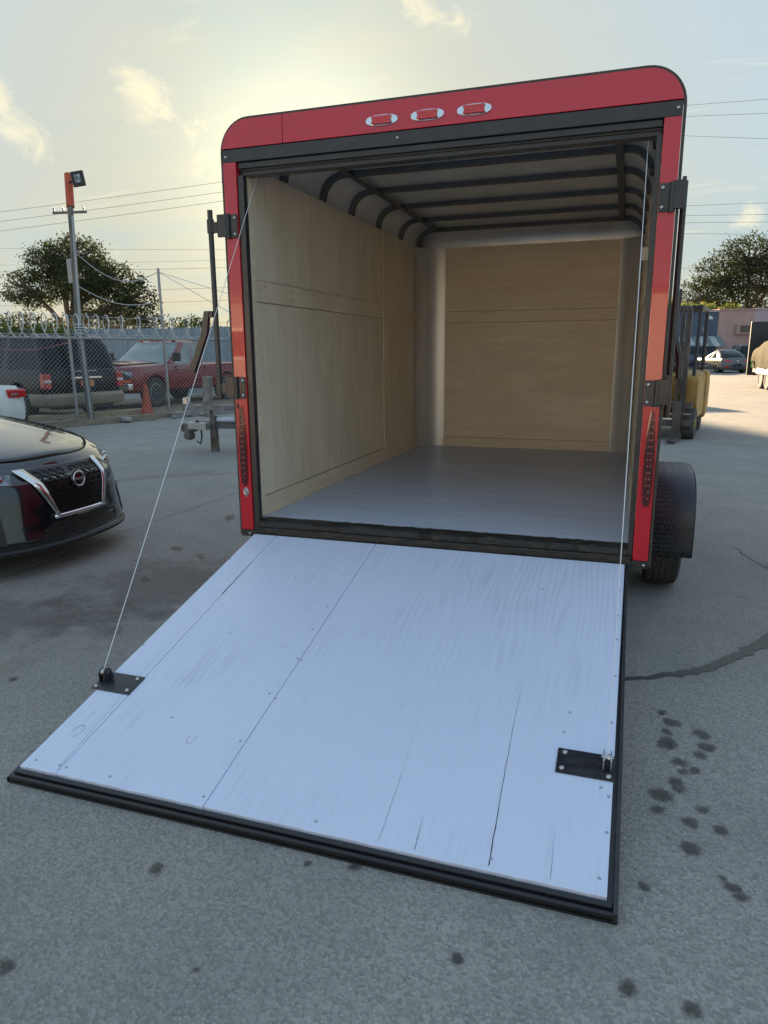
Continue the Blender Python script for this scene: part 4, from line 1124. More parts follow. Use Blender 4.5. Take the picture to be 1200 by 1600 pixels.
# ---------------------------------------------------------------- maroon pickup, cab lamps on the roof
def pickup():
    c = tag(empty('pickup_truck', (-11.88, 14.56, 0), rz=radians(-91)), 'maroon pickup truck with a row of amber cab lamps on its roof', 'pickup truck')
    L2 = 2.75
    hz = lambda x: 1.10 + .05 * max(0, min(1, (L2 - x) / 1.2))
    lvs = interp_levels([lv(.42, L2 - .12, -L2 + .1, .84, .45, 3.6, .12, 6), lv(.50, L2 - .04, -L2 + .02, .95, .5, 3.6, .12, 6), lv(.80, L2 - .02, -L2, .98, .5, 3.4, .12, 6), lv(.98, L2 - .06, -L2, .96, .5, 3.2, .12, 6), lv(lambda x: hz(x) - .03, L2 - .12, -L2 + .02, .93, .5, 3.2, .12, 6), lv(hz, L2 - .20, -L2 + .04, .88, .5, 3.2, .12, 6)], 2)
    ar = [(1.75, .9, .42, .47, .3), (1.75, -.9, .42, .47, .3), (-1.75, .9, .42, .47, .3), (-1.75, -.9, .42, .47, .3)]
    loft_body('body', lvs, .03, m_maroon, c, ar)
    mb = MB(); rs = loft_rings(lvs); rows = cap_grid(rs[-1], .06, 16)
    sel = [[tuple(Vector(p) + Vector((0, 0, .03 * (1 - (abs(p[1]) / .5) ** 2) if abs(p[1]) < .5 else 0)) + Vector((0, 0, .006))) for p in r_[2:-2]] for r_ in rows[3:] if r_[8][0] > 1.15]
    mb.grid(sel); mb.build('hood', m_maroon, c, smooth=60, solid=.004)
    sp = {'windshield': (0, 0, NM - 3), 'rear_window': (0, NM + NK + 4, NH), 'side_window.a': (1, NM, NM + 9), 'side_window.b': (-1, NM, NM + 9), 'side_window.c': (1, NM + 10, NM + NK - 1), 'side_window.d': (-1, NM + 10, NM + NK - 1)}
    greenhouse(interp_levels([lv(1.13, 1.32, -.62, .90, .5, 3.4, .12, 6), lv(1.60, .70, -.55, .80, .45, 3.4, .12, 6), lv(1.74, .50, -.50, .74, .4, 3.4, .15, 5), lv(1.78, .38, -.42, .68, .35, 3.4, .2, 4)], 3), .03, c, m_maroon, m_glasspale, sp, 3)
    for y in (-.55, -.18, 0, .18, .55):
        MB().prism([(-.05, 0), (.06, 0), (.03, .05), (-.04, .055)], y - .045, y + .045, 'y', T(.30, 0, 1.80 - .02 * abs(y))).build('cab_lamp', m_amber, c, bevel=.006)
    NPq = nose_patch(lvs, [((-.52, 1.0), (.52, 1.0), (.50, .68), (-.50, .68))], .01, 8); NPq.build('grille', m_plastic, c)
    for s in (-1, 1):
        nose_patch(lvs, [((s * .56, .99), (s * .86, .97), (s * .84, .80), (s * .58, .78))], .012, 5).build('headlamp', m_headlamp, c, smooth=60)
        nose_patch(lvs, [((s * .56, .76), (s * .86, .78), (s * .86, .70), (s * .58, .69))], .012, 4).build('side_lamp', m_amber, c)
        mr_ = MB().box(.92, 1.06, s * 1.12 - .10, s * 1.12 + .10, 1.22, 1.46).build('door_mirror', m_plastic, c, bevel=.03)
        MB().tube([(.98, s * .92, 1.28), (.98, s * 1.05, 1.32)], .02, 6).build('mirror_arm', m_plastic, mr_)
        MB().box(-.35, -.18, s * .955 - .012, s * .955 + .020, 1.00, 1.04).build('door_handle', m_plastic, c, bevel=.006)
        MB().box(-2.4, 1.2, s * .972 - .008, s * .972 + .012, .72, .76).build('side_moulding', m_maroon, c, bevel=.004)
        g_ = MB(); g_.box(.82, .83, s * .965 - .01, s * .965 + .008, .55, 1.10); g_.box(-.56, -.55, s * .965 - .01, s * .965 + .008, .55, 1.10); g_.build('door_gap', m_darkgap, c)
    MB().box(L2 - .10, L2 + .10, -.96, .96, .50, .68).build('front_bumper', m_chrome, c, bevel=.04)
    for x, y in ((1.75, .84), (1.75, -.84), (-1.75, .84), (-1.75, -.84)): wheel(c, x, y, .40, .27, m_alloy, 8)
pickup()
# ---------------------------------------------------------------- white box body behind the pickup
def camper():
    c = tag(empty('camper_trailer', (-8.6, 19.7, 0), rz=radians(-18)), 'white camper body with thin black stripes behind the maroon pickup', 'camper')
    o = [(-3.4, .55), (-3.5, .9), (-3.5, 1.75), (-3.38, 1.98), (-3.1, 2.06), (3.4, 2.06), (3.5, 1.9), (3.5, .55)]
    MB().prism(o, -1.1, 1.1).build('body', m_white, c, bevel=.06)
    for z, h in ((1.72, .04), (1.42, .035)): MB().box(-3.46, 3.4, -1.118, -1.101, z, z + h).build('stripe', m_plastic, c)
    MB().box(-2.9, -2.0, -1.112, -1.101, 1.0, 1.35).build('window', m_glass, c)
    for x in (-.4, .5): wheel(c, x, -.98, .33, .2, m_white, 6); 
    MB().box(-3.3, 3.3, -1.0, 1.0, .42, .549).build('chassis', m_plastic, c)
    MB().box(-3.45, -3.3, -.03, .03, 0, .5).build('corner_steady', m_zinc, c)
    MB().box(3.3, 3.4, -.03, .03, 0, .5).build('corner_steady', m_zinc, c)
camper()
# ---------------------------------------------------------------- flatbed trailer tongue with its jack post
m_oldsteel = M('old_steel', (.14, .14, .14), .5, .5, col2=(.26, .26, .26), ns=10, bump=.2)
m_rust = M('rusty_steel', (.10, .06, .04), .75, col2=(.20, .17, .15), ns=8, bump=.3)
def utility():
    c = tag(empty('flatbed_trailer', (-4.76, 5.65, 0), rz=radians(4)), 'bare steel flatbed trailer tongue with upright jack post and coupler', 'utility trailer')
    MB().prism([(-.05, 0), (.05, 0), (.035, .52), (-.045, .52)], -.045, .045, 'y').build('jack_leg', m_rust, c, bevel=.004)
    MB().box(-.16, -.05, -.04, .06, .50, 1.08, roty(radians(2))).build('jack_tube', m_oldsteel, c, bevel=.006)
    MB().cyl((-.02, 0, .45), (-.10, 0, 1.10), .022, 8).build('crank_rod', m_rust, c, smooth=40)
    MB().box(-.48, 1.9, -.05, .05, .60, .68).build('upper_rail', m_oldsteel, c, bevel=.006)
    MB().box(-.30, 2.2, -.02, .10, .335, .44, rotz(radians(5))).build('tongue_beam', m_oldsteel, c, bevel=.006)
    MB().box(-.32, .05, -.22, -.12, .33, .43, rotz(radians(-16))).build('tongue_beam', m_zinc, c, bevel=.006)
    cp = MB().box(-.52, -.30, -.06, .08, .28, .40).build('coupler', m_rust, c, bevel=.02)
    MB().lathe([(.02, -.02), (.075, .0), (.085, .06), (.06, .11), (.02, .13)], 14, T(-.40, -.02, .18)).build('coupler_socket', m_rust, cp, smooth=40)
    MB().tube([(-.28, -.05, .40), (-.20, -.12, .46), (-.14, -.14, .38), (-.13, -.14, .22), (-.16, -.14, .12), (-.21, -.14, .16)], .012, 8).build('wire_harness', m_rubber, c, smooth=60)
    MB().box(-.46, -.38, -.05, .05, .68, .78).build('winch_post', m_zinc, c, bevel=.01)
    for k in range(4): MB().box(.35 + k * .4, .45 + k * .4, -.05, .75, .44, .50).build('cross_member', m_oldsteel, c)
    MB().box(.10, .50, -.12, .10, .445, .50).build('rag', M('white_rag', (.65, .66, .70), .9, col2=(.45, .50, .60), ns=12), c, bevel=.02)
    for s in (-.2, 1.3): wheel(c, 3.0, s, .33, .2, m_white, 6)
    MB().box(1.9, 4.2, -.05, 1.2, .50, .58).build('deck', m_rust, c)
utility()

# ---------------------------------------------------------------- forklift beyond the right post
m_fyel = M('worn_yellow_paint', (.42, .24, .045), .5, col2=(.24, .15, .05), ns=5, lo=.45, hi=.7, bump=.15, bs=20)
m_mast = M('mast_steel', (.055, .047, .043), .5, .3, col2=(.13, .11, .10), ns=7, stretch=(1, 1, .3), bump=.15)
m_guard = M('guard_paint', (.025, .026, .028), .45)
def forklift():
    c = tag(empty('forklift', (1.50, 9.30, 0), rz=radians(-100)), 'worn yellow forklift with tall dark mast parked beside the red trailer', 'forklift')
    # local +x forward (towards the camera), +y left (right in the picture)
    for y in (-.46, .46):
        w = empty('wheel', (.12, y, .245), parent=c, rot=(-pi / 2 if y > 0 else pi / 2, 0, 0))
        MB().lathe([(.12, -.09), (.20, -.10), (.235, -.09), (.245, -.07), (.245, .07), (.235, .09), (.20, .10), (.12, .09)], 28).build('tyre', M('solid_tyre', (.05, .048, .045), .85, col2=(.10, .095, .09), ns=9) if y < 0 else bpy.data.materials['solid_tyre'], w, smooth=40)
        MB().lathe([(.05, .06), (.06, .10), (.11, .075), (.12, .07), (.12, -.07)], 20).build('rim', m_fyel, w, smooth=40)
        r = empty('wheel', (-1.35, y * .92, .20), parent=c, rot=(-pi / 2 if y > 0 else pi / 2, 0, 0))
        MB().lathe([(.10, -.08), (.17, -.085), (.20, -.06), (.20, .06), (.17, .085), (.10, .08)], 24).build('tyre', bpy.data.materials['solid_tyre'], r, smooth=40)
    MB().prism([(-.30, .30), (.05, .52), (.05, .60), (-.34, .62), (-.34, 1.02), (-.30, 1.04), (.02, 1.00), (.02, .62), (-.02, .60)], -.36, .36, 'y').build('cowl', m_fyel, c, bevel=.01)
    MB().prism([(-.06, .55), (.22, .52), (.24, .58), (.24, .94), (.20, 1.0), (-.06, 1.0)], .36, .56, 'y').build('front_fender', m_fyel, c, bevel=.015)
    MB().prism([(-.06, .55), (.22, .52), (.24, .58), (.24, .94), (.20, 1.0), (-.06, 1.0)], -.56, -.36, 'y').build('front_fender', m_fyel, c, bevel=.015)
    MB().prism([(-.08, .30), (-1.2, .30), (-1.2, .98), (-.9, 1.05), (-.45, 1.02), (-.08, .60)], -.54, .54, 'y').build('hood', m_fyel, c, bevel=.03)
    MB().prism([(-1.21, .22), (-1.62, .28), (-1.75, .5), (-1.76, .85), (-1.62, 1.06), (-1.21, 1.06)], -.58, .58, 'y').build('counterweight', m_fyel, c, bevel=.06)
    MB().box(-.95, -.45, -.26, .26, 1.06, 1.16).build('seat', m_rubber, c, bevel=.03)
    MB().box(-1.02, -.90, -.25, .25, 1.14, 1.55).build('seat_back', m_rubber, c, bevel=.04)
    gu = MB()
    for y in (-.47, .47):
        MB().tube([(.12, y, .98), (-.02, y, 1.55), (-.10, y, 2.05)], .028, 8).build('guard_post', m_guard, c, smooth=40)
        MB().tube([(-1.30, y, 1.0), (-1.28, y, 2.05)], .032, 8).build('guard_post', m_guard, c, smooth=40)
        gu.box(-1.34, -.06, y - .035, y + .035, 2.04, 2.11)
    for k in range(6): gu.box(-.12 - k * .23, -.07 - k * .23, -.46, .46, 2.05, 2.10)
    gu.build('overhead_guard', m_guard, c, bevel=.008)
    MB().tube([(-.02, .0, 1.0), (-.32, 0, 1.28)], .02, 8).build('steering_column', m_guard, c)
    mb = MB(); mb.tube([(-.34 + .06 * cos(a), .17 * sin(a), 1.30 + .16 * cos(a)) for a in [2 * pi * k / 20 for k in range(21)]], .014, 6, False); mb.build('steering_wheel', m_rubber, c, smooth=60)
    # mast: outer and inner channels, cylinders, carriage, forks
    for y in (-.36, .36):
        s = 1 if y > 0 else -1
        MB().prism([(.28, .10), (.40, .10), (.40, 2.02), (.28, 2.02)], y - .035, y + .035, 'y').build('mast_channel', m_mast, c, bevel=.006)
        MB().prism([(.30, .16), (.38, .16), (.38, 2.08), (.30, 2.08)], y - s * .095 - .022, y - s * .095 + .022, 'y').build('inner_channel', m_mast, c, bevel=.005)
        MB().cyl((.26, y - s * .04, .2), (.26, y - s * .04, 1.92), .026, 10).build('lift_cylinder', m_zinc, c, smooth=40)
    for z in (2.0, 1.15): MB().box(.27, .37, -.38, .38, z, z + .07).build('mast_crossbar', m_mast, c, bevel=.006)
    cg = MB()
    for z in (.22, .50): cg.box(.40, .46, -.52, .52, z, z + .10)
    cg.box(.40, .44, -.40, -.33, .22, .60); cg.box(.40, .44, .33, .40, .22, .60)
    cg.build('carriage', m_mast, c, bevel=.008)
    MB().box(.41, .44, -.50, .50, .405, .43).build('carriage_shaft', m_zinc, c)
    for y in (-.30, .30):
        MB().prism([(.465, .045), (1.05, .03), (1.07, .045), (.50, .085), (.50, .62), (.465, .62)], y - .065, y + .065, 'y').build('fork', m_mast, c, bevel=.006)
    hose = MB()
    for k in range(3): hose.tube([(.33, -.12 + .1 * k, 2.02), (.36, -.12 + .1 * k, 1.6), (.40, -.1 + .09 * k, 1.0), (.42, -.08 + .09 * k, .6)], .012, 6)
    hose.build('hydraulic_hoses', m_rubber, c, smooth=60)
forklift()

# ---------------------------------------------------------------- far cars by the pink building
m_greycar = M('grey_car_paint', (.10, .105, .115), .25, .3, coat=.8)
m_darkblue = M('dark_blue_paint', (.012, .022, .06), .2, coat=.9)
m_silver = M('silver_paint', (.40, .41, .42), .3, .5, coat=.6)
m_dkgreen = M('dark_green_paint', (.014, .022, .018), .2, coat=.8)
def simple_car(name, loc, rz, paint, label, cat, kind='sedan', glass=m_glass, lamp=True, plate=False):
    c = tag(empty(name, loc, rz=radians(rz)), label, cat, 'cars parked by the pink building')
    if kind == 'sedan':
        L2, zs, W = 2.25, .92, .89
        lvs = interp_levels([lv(.20, L2 - .1, -L2 + .10, .80, .7, 3, .35, 4), lv(.30, L2, -L2 + .02, W, .7, 3, .38, 4), lv(.60, L2, -L2, W + .01, .75, 2.8, .4, 4), lv(.84, L2 - .12, -L2 + .05, W - .01, .75, 2.8, .4, 4), lv(zs, L2 - .22, -L2 + .09, W - .06, .75, 2.8, .4, 4)], 2)
        gh = [lv(zs - .01, .95, -1.95, .80, .7, 2.8, .6, 3.4), lv(1.2, .35, -1.62, .70, .6, 2.8, .6, 3.4), lv(1.39, -.1, -1.15, .60, .5, 2.8, .5, 3.4), lv(1.44, -.2, -1.0, .55, .45, 2.8, .45, 3.4)]
        ax, r_ = (1.38, -1.32), .33
    else:
        L2, zs, W = 2.35, 1.08, .95
        lvs = interp_levels([lv(.28, L2 - .1, -L2 + .10, .86, .5, 3.6, .18, 5), lv(.40, L2, -L2 + .02, W, .5, 3.6, .2, 5), lv(.75, L2, -L2, W + .01, .55, 3.4, .2, 5), lv(1.0, L2 - .10, -L2 + .05, W - .01, .55, 3.2, .2, 5), lv(zs, L2 - .2, -L2 + .09, W - .05, .55, 3.2, .2, 5)], 2)
        gh = [lv(zs - .01, 1.1, -L2 + .10, .90, .6, 3.2, .2, 5), lv(1.5, .6, -L2 + .25, .80, .5, 3.2, .22, 5), lv(1.70, .35, -L2 + .4, .72, .45, 3.2, .25, 4), lv(1.76, .25, -L2 + .5, .66, .4, 3.2, .25, 4)]
        ax, r_ = (1.45, -1.42), .37
    loft_body('body', lvs, .035, paint, c, [(x, s * .85, r_, r_ + .05, .25) for x in ax for s in (-1, 1)])
    greenhouse(interp_levels(gh, 2), .04, c, paint, glass, SPLIT5, 2)
    for s in (-1, 1):
        if kind == 'sedan':
            tl = nose_patch([(z, -xr, -xf, hw, br, nr, bf, nf) for z, xf, xr, hw, bf, nf, br, nr in lvs], [((s * .28, .80), (s * .80, .86), (s * .80, .72), (s * .45, .73))], .008, 5)
            tl.v = [(-x, y, z) for x, y, z in tl.v]; tl.build('tail_lamp', m_taillens, c)
            rf = nose_patch([(z, -xr, -xf, hw, br, nr, bf, nf) for z, xf, xr, hw, bf, nf, br, nr in lvs], [((s * .50, .40), (s * .80, .42), (s * .80, .35), (s * .50, .34))], .008, 4)
            rf.v = [(-x, y, z) for x, y, z in rf.v]; rf.build('reflector', m_taillens, c)
        else:
            MB().box(-L2 + .02, -L2 + .2, s * .80 - .08, s * .80 + .08, .80, 1.05).build('tail_lamp', m_taillens, c, bevel=.02)
        for x in ax: wheel(c, x, s * .79, r_, .22)
    if kind == 'sedan':
        MB().box(-L2 - .004, -L2 + .1, -.30, .30, .40, .58).build('number_plate_recess', m_plastic, c, bevel=.02)
        MB().box(-L2 - .01, -L2 + .12, -.06, .06, .72, .78).build('badge', m_chrome, c, bevel=.01)
    if plate: MB().box(-L2 + .16, -L2 + .19, -.5, -.1, 1.18, 1.42, None).build('paper_notice', m_white, c)
    return c
simple_car('sedan_car', (6.75, 48.6, 0), 110, m_greycar, 'grey sedan parked alone in front of the pink building, tail to camera', 'car')
simple_car('sedan_car', (3.55, 51.2, 0), 70, m_silver, 'silver car parked close beside the grey sedan, behind the forklift guard', 'car', 'suv')
simple_car('suv_car', (5.4, 56.4, 0), 96, m_darkblue, 'dark blue van behind the grey sedan, below the striped awning', 'van', 'suv')
simple_car('suv_car', (8.9, 54.6, 0), 97, m_dkgreen, 'black SUV with white paper in rear window near pink building', 'SUV', 'suv', plate=True)
simple_car('suv_car', (9.6, 48.9, 0), 98, m_gloss, 'black SUV between the grey sedan and the tarped dump trailer', 'SUV', 'suv')

# ---------------------------------------------------------------- tarped dump trailer on the right edge
m_tarp = M('mesh_tarp', (.10, .088, .056), .9, spec=.05, col2=(.07, .064, .042), ns=5, bump=.4, bs=7, bdist=.05)
def dump():
    c = tag(empty('dump_trailer', (6.85, 26.6, 0), rz=radians(96)), 'dump trailer with tan tarp over its load at the right edge', 'dump trailer')
    # local +x away from the camera; left side (+y) faces the yard
    prof = [(-2.0, .62), (2.0, .62), (2.0, 1.75), (1.5, 1.95), (.4, 2.05), (-.6, 1.92), (-1.5, 1.62), (-2.0, 1.28)]
    mb = MB()
    r = random.Random(4); rows = []
    for i in range(21):
        x = -2.0 + 4.0 * i / 20
        top = 1.55 + .38 * sin(pi * (i / 20) ** .8) * .9 + r.uniform(-.03, .03)
        rows.append([(x, 1.0 + r.uniform(-.02, .02), .72), (x, 1.03 + r.uniform(-.03, .03), 1.05), (x, 1.0 + r.uniform(-.03, .03), top - .22), (x, .82, top - .02), (x, .3, top + .1), (x, -.3, top + .1), (x, -.82, top - .02), (x, -1.0, top - .22), (x, -1.0, .72)])
    mb.grid(rows); mb.add(rows[0], [tuple(range(9))]); mb.add(rows[-1], [tuple(range(8, -1, -1))])
    mb.build('tarp', m_tarp, c, smooth=50)
    MB().box(-2.1, 2.1, -.98, .98, .55, .715).build('bed', m_plastic, c, bevel=.01)
    MB().prism([(-1.35, .70), (.35, .70), (.45, .60), (.45, .52), (-1.45, .52), (-1.45, .60)], 1.0, 1.24, 'y').build('fender', m_silver, c, bevel=.02)
    for x in (-.95, -.10):
        for s in (-1, 1): wheel(c, x, s * 1.12, .36, .22, m_white, 8)
    MB().box(2.25, 2.33, -1.15, 1.10, .42, 2.50).build('front_headboard', m_guard, c, bevel=.01)
    MB().box(2.0, 2.3, -.9, .9, .42, .548).build('headboard_mount', m_guard, c)
    MB().tube([(2.2, .9, .5), (3.4, 0, .5), (3.9, 0, .5)], .05, 6).build('tongue', m_guard, c)
    MB().cyl((3.3, 0, 0), (3.3, 0, .9), .04, 8).build('jack', m_guard, c)
    MB().tube([(1.8, 1.06, 1.0), (1.78, 1.08, .72)], .02, 6).build('green_strap', M('green_strap', (.12, .5, .12), .6), c)
dump()
# ------------------------------------------------------------------ fence line, walls, poles, trees, buildings
F0 = Vector((-9.88, 8.60, 0)); FD = Vector((.78, 2.09, 0)).normalized()
def fp(d, z=0, off=0): 
    n = Vector((FD.y, -FD.x, 0))
    p = F0 + FD * d + n * off
    return Vector((p.x, p.y, z))
m_wire = M('galvanised_wire', (.55, .55, .54), .45, .5)
m_post = M('galvanised_post', (.30, .30, .30), .5, .6, col2=(.38, .37, .35), ns=9)
m_concrete = M('concrete', (.34, .33, .31), .85, col2=(.24, .23, .21), ns=3, bump=.3, bs=20)
m_wood = M('weathered_timber', (.20, .17, .13), .85, col2=(.30, .26, .20), ns=6, stretch=(1, 1, 6), bump=.4, bs=20)
m_dirt = M('dirt', (.24, .19, .12), .95, col2=(.16, .13, .085), ns=4, bump=.5, bs=12, bdist=.03)
dirt = MB(); rr_ = random.Random(2)
rows = []
for k in range(30):
    d = -9 + k * .9
    rows.append([tuple(fp(d, .006, .25 + rr_.uniform(-.12, .12))), tuple(fp(d, .03, -.6)), tuple(fp(d, .012, -6.5))])
dirt.grid(rows); struct(dirt.build('dirt_strip', m_dirt, smooth=60))

fence = tag(empty('chain_link_fence', tuple(F0)), 'galvanised chain link fence topped with a coil of razor wire', 'fence')
def rel(p): return Vector(p) - F0
FA, FB, FH = -6.7, 11.2, 1.715
mb = MB(); step = .092; d = FA - FH
while d < FB:
    for s in (1, -1):
        a, b = (d, d + FH) if s > 0 else (d + FH, d)
        za, zb = .04, FH
        # clip to the fence run
        lo, hi = min(a, b), max(a, b)
        t0 = max(0, (FA - lo) / (hi - lo)); t1 = min(1, (FB - lo) / (hi - lo))
        if t1 - t0 < .02: continue
        pts = [rel(fp(lo + (hi - lo) * t, za + (zb - za) * (t if s > 0 else 1 - t), .004 * s)) for t in (t0, t1)]
        mb.tube(pts, .0023, 3, False)
    d += step
stuff(mb.build('chain_link_mesh', m_wire, fence))
MB().tube([rel(fp(FA, FH + .02)), rel(fp(FB, FH + .02))], .021, 8).build('top_rail', m_post, fence, smooth=40)
MB().tube([rel(fp(FA, .05)), rel(fp(FB, .05))], .006, 5).build('tension_wire', m_wire, fence)
for d in (-6.69, -4.46, -2.23, 0, 2.23, 4.46, 6.69, 8.92, 11.15):
    MB().tube([rel(fp(d, 0)), rel(fp(d, 1.78))], .032, 10).build('fence_post', m_post, fence, smooth=40)
    if abs(d) < .1:
        MB().tube([rel(fp(d, 1.74)), rel(fp(d, 2.20, -.02))], .024, 8).build('post_extension', m_post, fence, smooth=40)
# razor coil: one long helix, opened out to the right
pts = []; d = FA; a = 0
while d < FB:
    pts.append(rel(fp(d, 1.985 + .235 * sin(a), .20 * cos(a)))); a += pi / 9; d += .22 / 18 * (1 if d < .9 else 1.9)
mb = MB().tube(pts, .011, 4, False); mb.build('razor_wire_coil', m_wire, fence, smooth=60)
mb = MB(); r = random.Random(9)
for i in range(0, len(pts) - 1, 2):
    p = pts[i]; t = (pts[i + 1] - pts[i]).normalized(); u = t.cross(Vector((FD.y, -FD.x, 0))).normalized()
    mb.add([p + u * .03 + t * .012, p - t * .012, p - u * .03 + t * .012, p + t * .012], [(0, 1, 2, 3)])
stuff(mb.build('razor_barbs', m_wire, fence))
for z in (1.82, 2.02, 2.18):
    MB().tube([rel(fp(FA, z)), rel(fp(-2.2, z - .02)), rel(fp(0, z)), rel(fp(4.4, z - .03)), rel(fp(FB, z))], .0035, 4).build('barbed_strand', m_wire, fence)
m_pinkcord = M('pink_cord', (.45, .18, .20), .7)
tag(MB().tube([fp(-2.0 + 2.0 * t, 1.66 - .16 * sin(pi * t), .03) for t in [i / 12 for i in range(13)]], .007, 5).build('sagging_cord', m_pinkcord, smooth=60), 'faded pink cord sagging below the fence top rail', 'cord')

# timbers and rubble at the fence foot
def timber(d0, d1, off, h, w, tilt=0, label='', mat=m_wood):
    a, b = fp(d0, 0, off), fp(d1, 0, off + tilt)
    o = empty('timber_beam', tuple(a), rz=math.atan2((b - a).y, (b - a).x))
    L = (b - a).length; r = random.Random(int(d0 * 10 + off * 100)); n = 9
    rows = [[(L * i / n, -w / 2 + r.uniform(-.01, .01), .004), (L * i / n, -w / 2 + r.uniform(-.01, .01), h + r.uniform(-.012, .012)), (L * i / n, w / 2 + r.uniform(-.01, .01), h + r.uniform(-.012, .012)), (L * i / n, w / 2, .004)] for i in range(n + 1)]
    m = MB(); m.grid(rows); m.add(rows[0], [(0, 1, 2, 3)]); m.add(rows[-1], [(3, 2, 1, 0)])
    bpy.data.objects.remove(o)
    o = fixn(m.build('timber_beam', mat)); o.location = a; o.rotation_euler = (0, 0, math.atan2((b - a).y, (b - a).x))
    return tag(o, label, 'beam')
timber(-5.6, 1.55, .42, .13, .20, .04, 'long weathered timber lying along the near fence foot')
timber(.2, 3.6, .18, .10, .16, .06, 'short timber lying right against the fence by the orange cone')
timber(2.0, 7.5, .50, .12, .18, -.05, 'weathered timber at the fence foot reaching behind the red trailer', m_concrete)
timber(-.6, 2.2, -.75, .16, .35, .05, 'pale sunlit plank behind the fence under the pickup front', M('sunlit_plank', (.42, .34, .22), .9, col2=(.34, .27, .17), ns=5))
r = random.Random(12)
for k, (d, off, s, lab) in enumerate([(.75, .62, .13, 'largest broken concrete chunk on the timber near fence post'), (2.35, .55, .10, 'broken concrete chunk just right of the orange cone'), (2.7, .62, .08, 'small concrete chunk furthest right by the fence timber'), (1.9, .66, .07, 'small concrete chunk in front of the orange cone'), (-.35, -.25, .16, 'tan block behind the fence post under the SUV bumper')]):
    m = MB(); V = []
    bm = bmesh.new(); bmesh.ops.create_icosphere(bm, subdivisions=2, radius=s)
    for v in bm.verts: v.co *= r.uniform(.75, 1.15); v.co.z *= .55
    me = bpy.data.meshes.new('rubble_chunk'); bm.to_mesh(me); bm.free(); me.materials.append(m_concrete if k < 4 else m_dirt)
    o = bpy.data.objects.new('rubble_chunk', me); COL.objects.link(o); o.location = fp(d, s * .42, off); o.rotation_euler = (0, 0, k)
    tag(o, lab, 'rubble', 'chunks of rubble along the fence')
# traffic cone
cn = tag(empty('traffic_cone', tuple(fp(1.83, 0, -.28))), 'faded orange traffic cone behind the fence by the pickup wheel', 'traffic cone')
MB().box(-.18, .18, -.18, .18, 0, .04).build('base', m_orange, cn, bevel=.015)
MB().lathe([(.14, .04), (.13, .06), (.085, .38), (.035, .72), (.03, .74), (.02, .74)], 20).build('cone', m_orange, cn, smooth=40)

# floodlight pole with orange head
m_polew = M('weathered_pole', (.10, .095, .085), .8, col2=(.17, .16, .145), ns=6, stretch=(1, 1, .15), bump=.3)
fpol = tag(empty('floodlight_pole', (-9.92, 9.05, 0)), 'dark leaning pole with orange sleeve and floodlight above the fence', 'light pole')
MB().tube([(0, 0, 0), (-.28, .22, 1.95), (-.70, .80, 4.55)], [.075, .07, .055], 10).build('pole', m_polew, fpol, smooth=40)
MB().tube([(-.70, .80, 4.50), (-.83, .98, 5.20)], .085, 10).build('orange_sleeve', m_orange, fpol, smooth=40)
MB().tube([(.04, -.04, 0), (-.20, .16, 1.85), (-.60, .72, 4.3)], .028, 8).build('conduit', m_post, fpol, smooth=40)
for k in range(4):
    z = 1.82 + .06 * k
    MB().cyl((-.25, .19, z), (-.255, .195, z + .022), .10, 10).build('pole_band', m_zinc, fpol)
fl = MB().box(-.13, .13, -.03, .03, -.15, .15, T(-.36, .72, 5.02) @ rotz(.35) @ roty(-.15)).build('floodlight', m_plastic, fpol, bevel=.01)
MB().box(-.06, .06, -.036, -.031, -.08, .08, T(-.36, .72, 5.02) @ rotz(.35) @ roty(-.15)).build('lamp_glass', m_headlamp, fl)
MB().tube([(-.78, .9, 5.0), (-.6, .82, 5.02), (-.42, .74, 5.02)], .025, 6).build('bracket_arm', m_plastic, fpol)
MB().box(-.62, -.50, .42, .56, 2.9, 3.4).build('meter_box', m_post, fpol, bevel=.01)

# thin steel pole rising from the second fence post
tp = tag(empty('thin_pole', (-9.16, 10.76, 0)), 'thin bare steel pole rising behind the fence with guy wires', 'pole')
MB().tube([(0, 0, 0), (-.10, .12, 3.30)], .030, 8).build('pole', m_post, tp, smooth=40)
for a in ((6.0, 6.0, .9), (3.2, 2.6, .9)):
    MB().tube([(-.10, .12, 3.22), a], .006, 4).build('guy_wire', m_wire, tp)

# utility poles with crossarms
def upole(loc, h, label, arm=True, rz=.2):
    u = tag(empty('utility_pole', loc, rz=rz), label, 'utility pole')
    MB().tube([(0, 0, 0), (0, 0, h)], [.16, .11], 10).build('pole', m_concrete, u, smooth=40)
    if arm:
        MB().box(-.95, .95, -.05, .05, h - .42, h - .30).build('crossarm', m_polew, u)
        for x in (-.88, -.35, .80): MB().lathe([(.03, 0), (.05, .05), (.035, .10), (.05, .14), (.03, .22), (.015, .26)], 10, T(x, 0, h - .30)).build('insulator', m_post, u, smooth=50)
    return u
upole((-27.6, 29.2, 0), 9.15, 'grey concrete utility pole with crossarm behind the left tree')
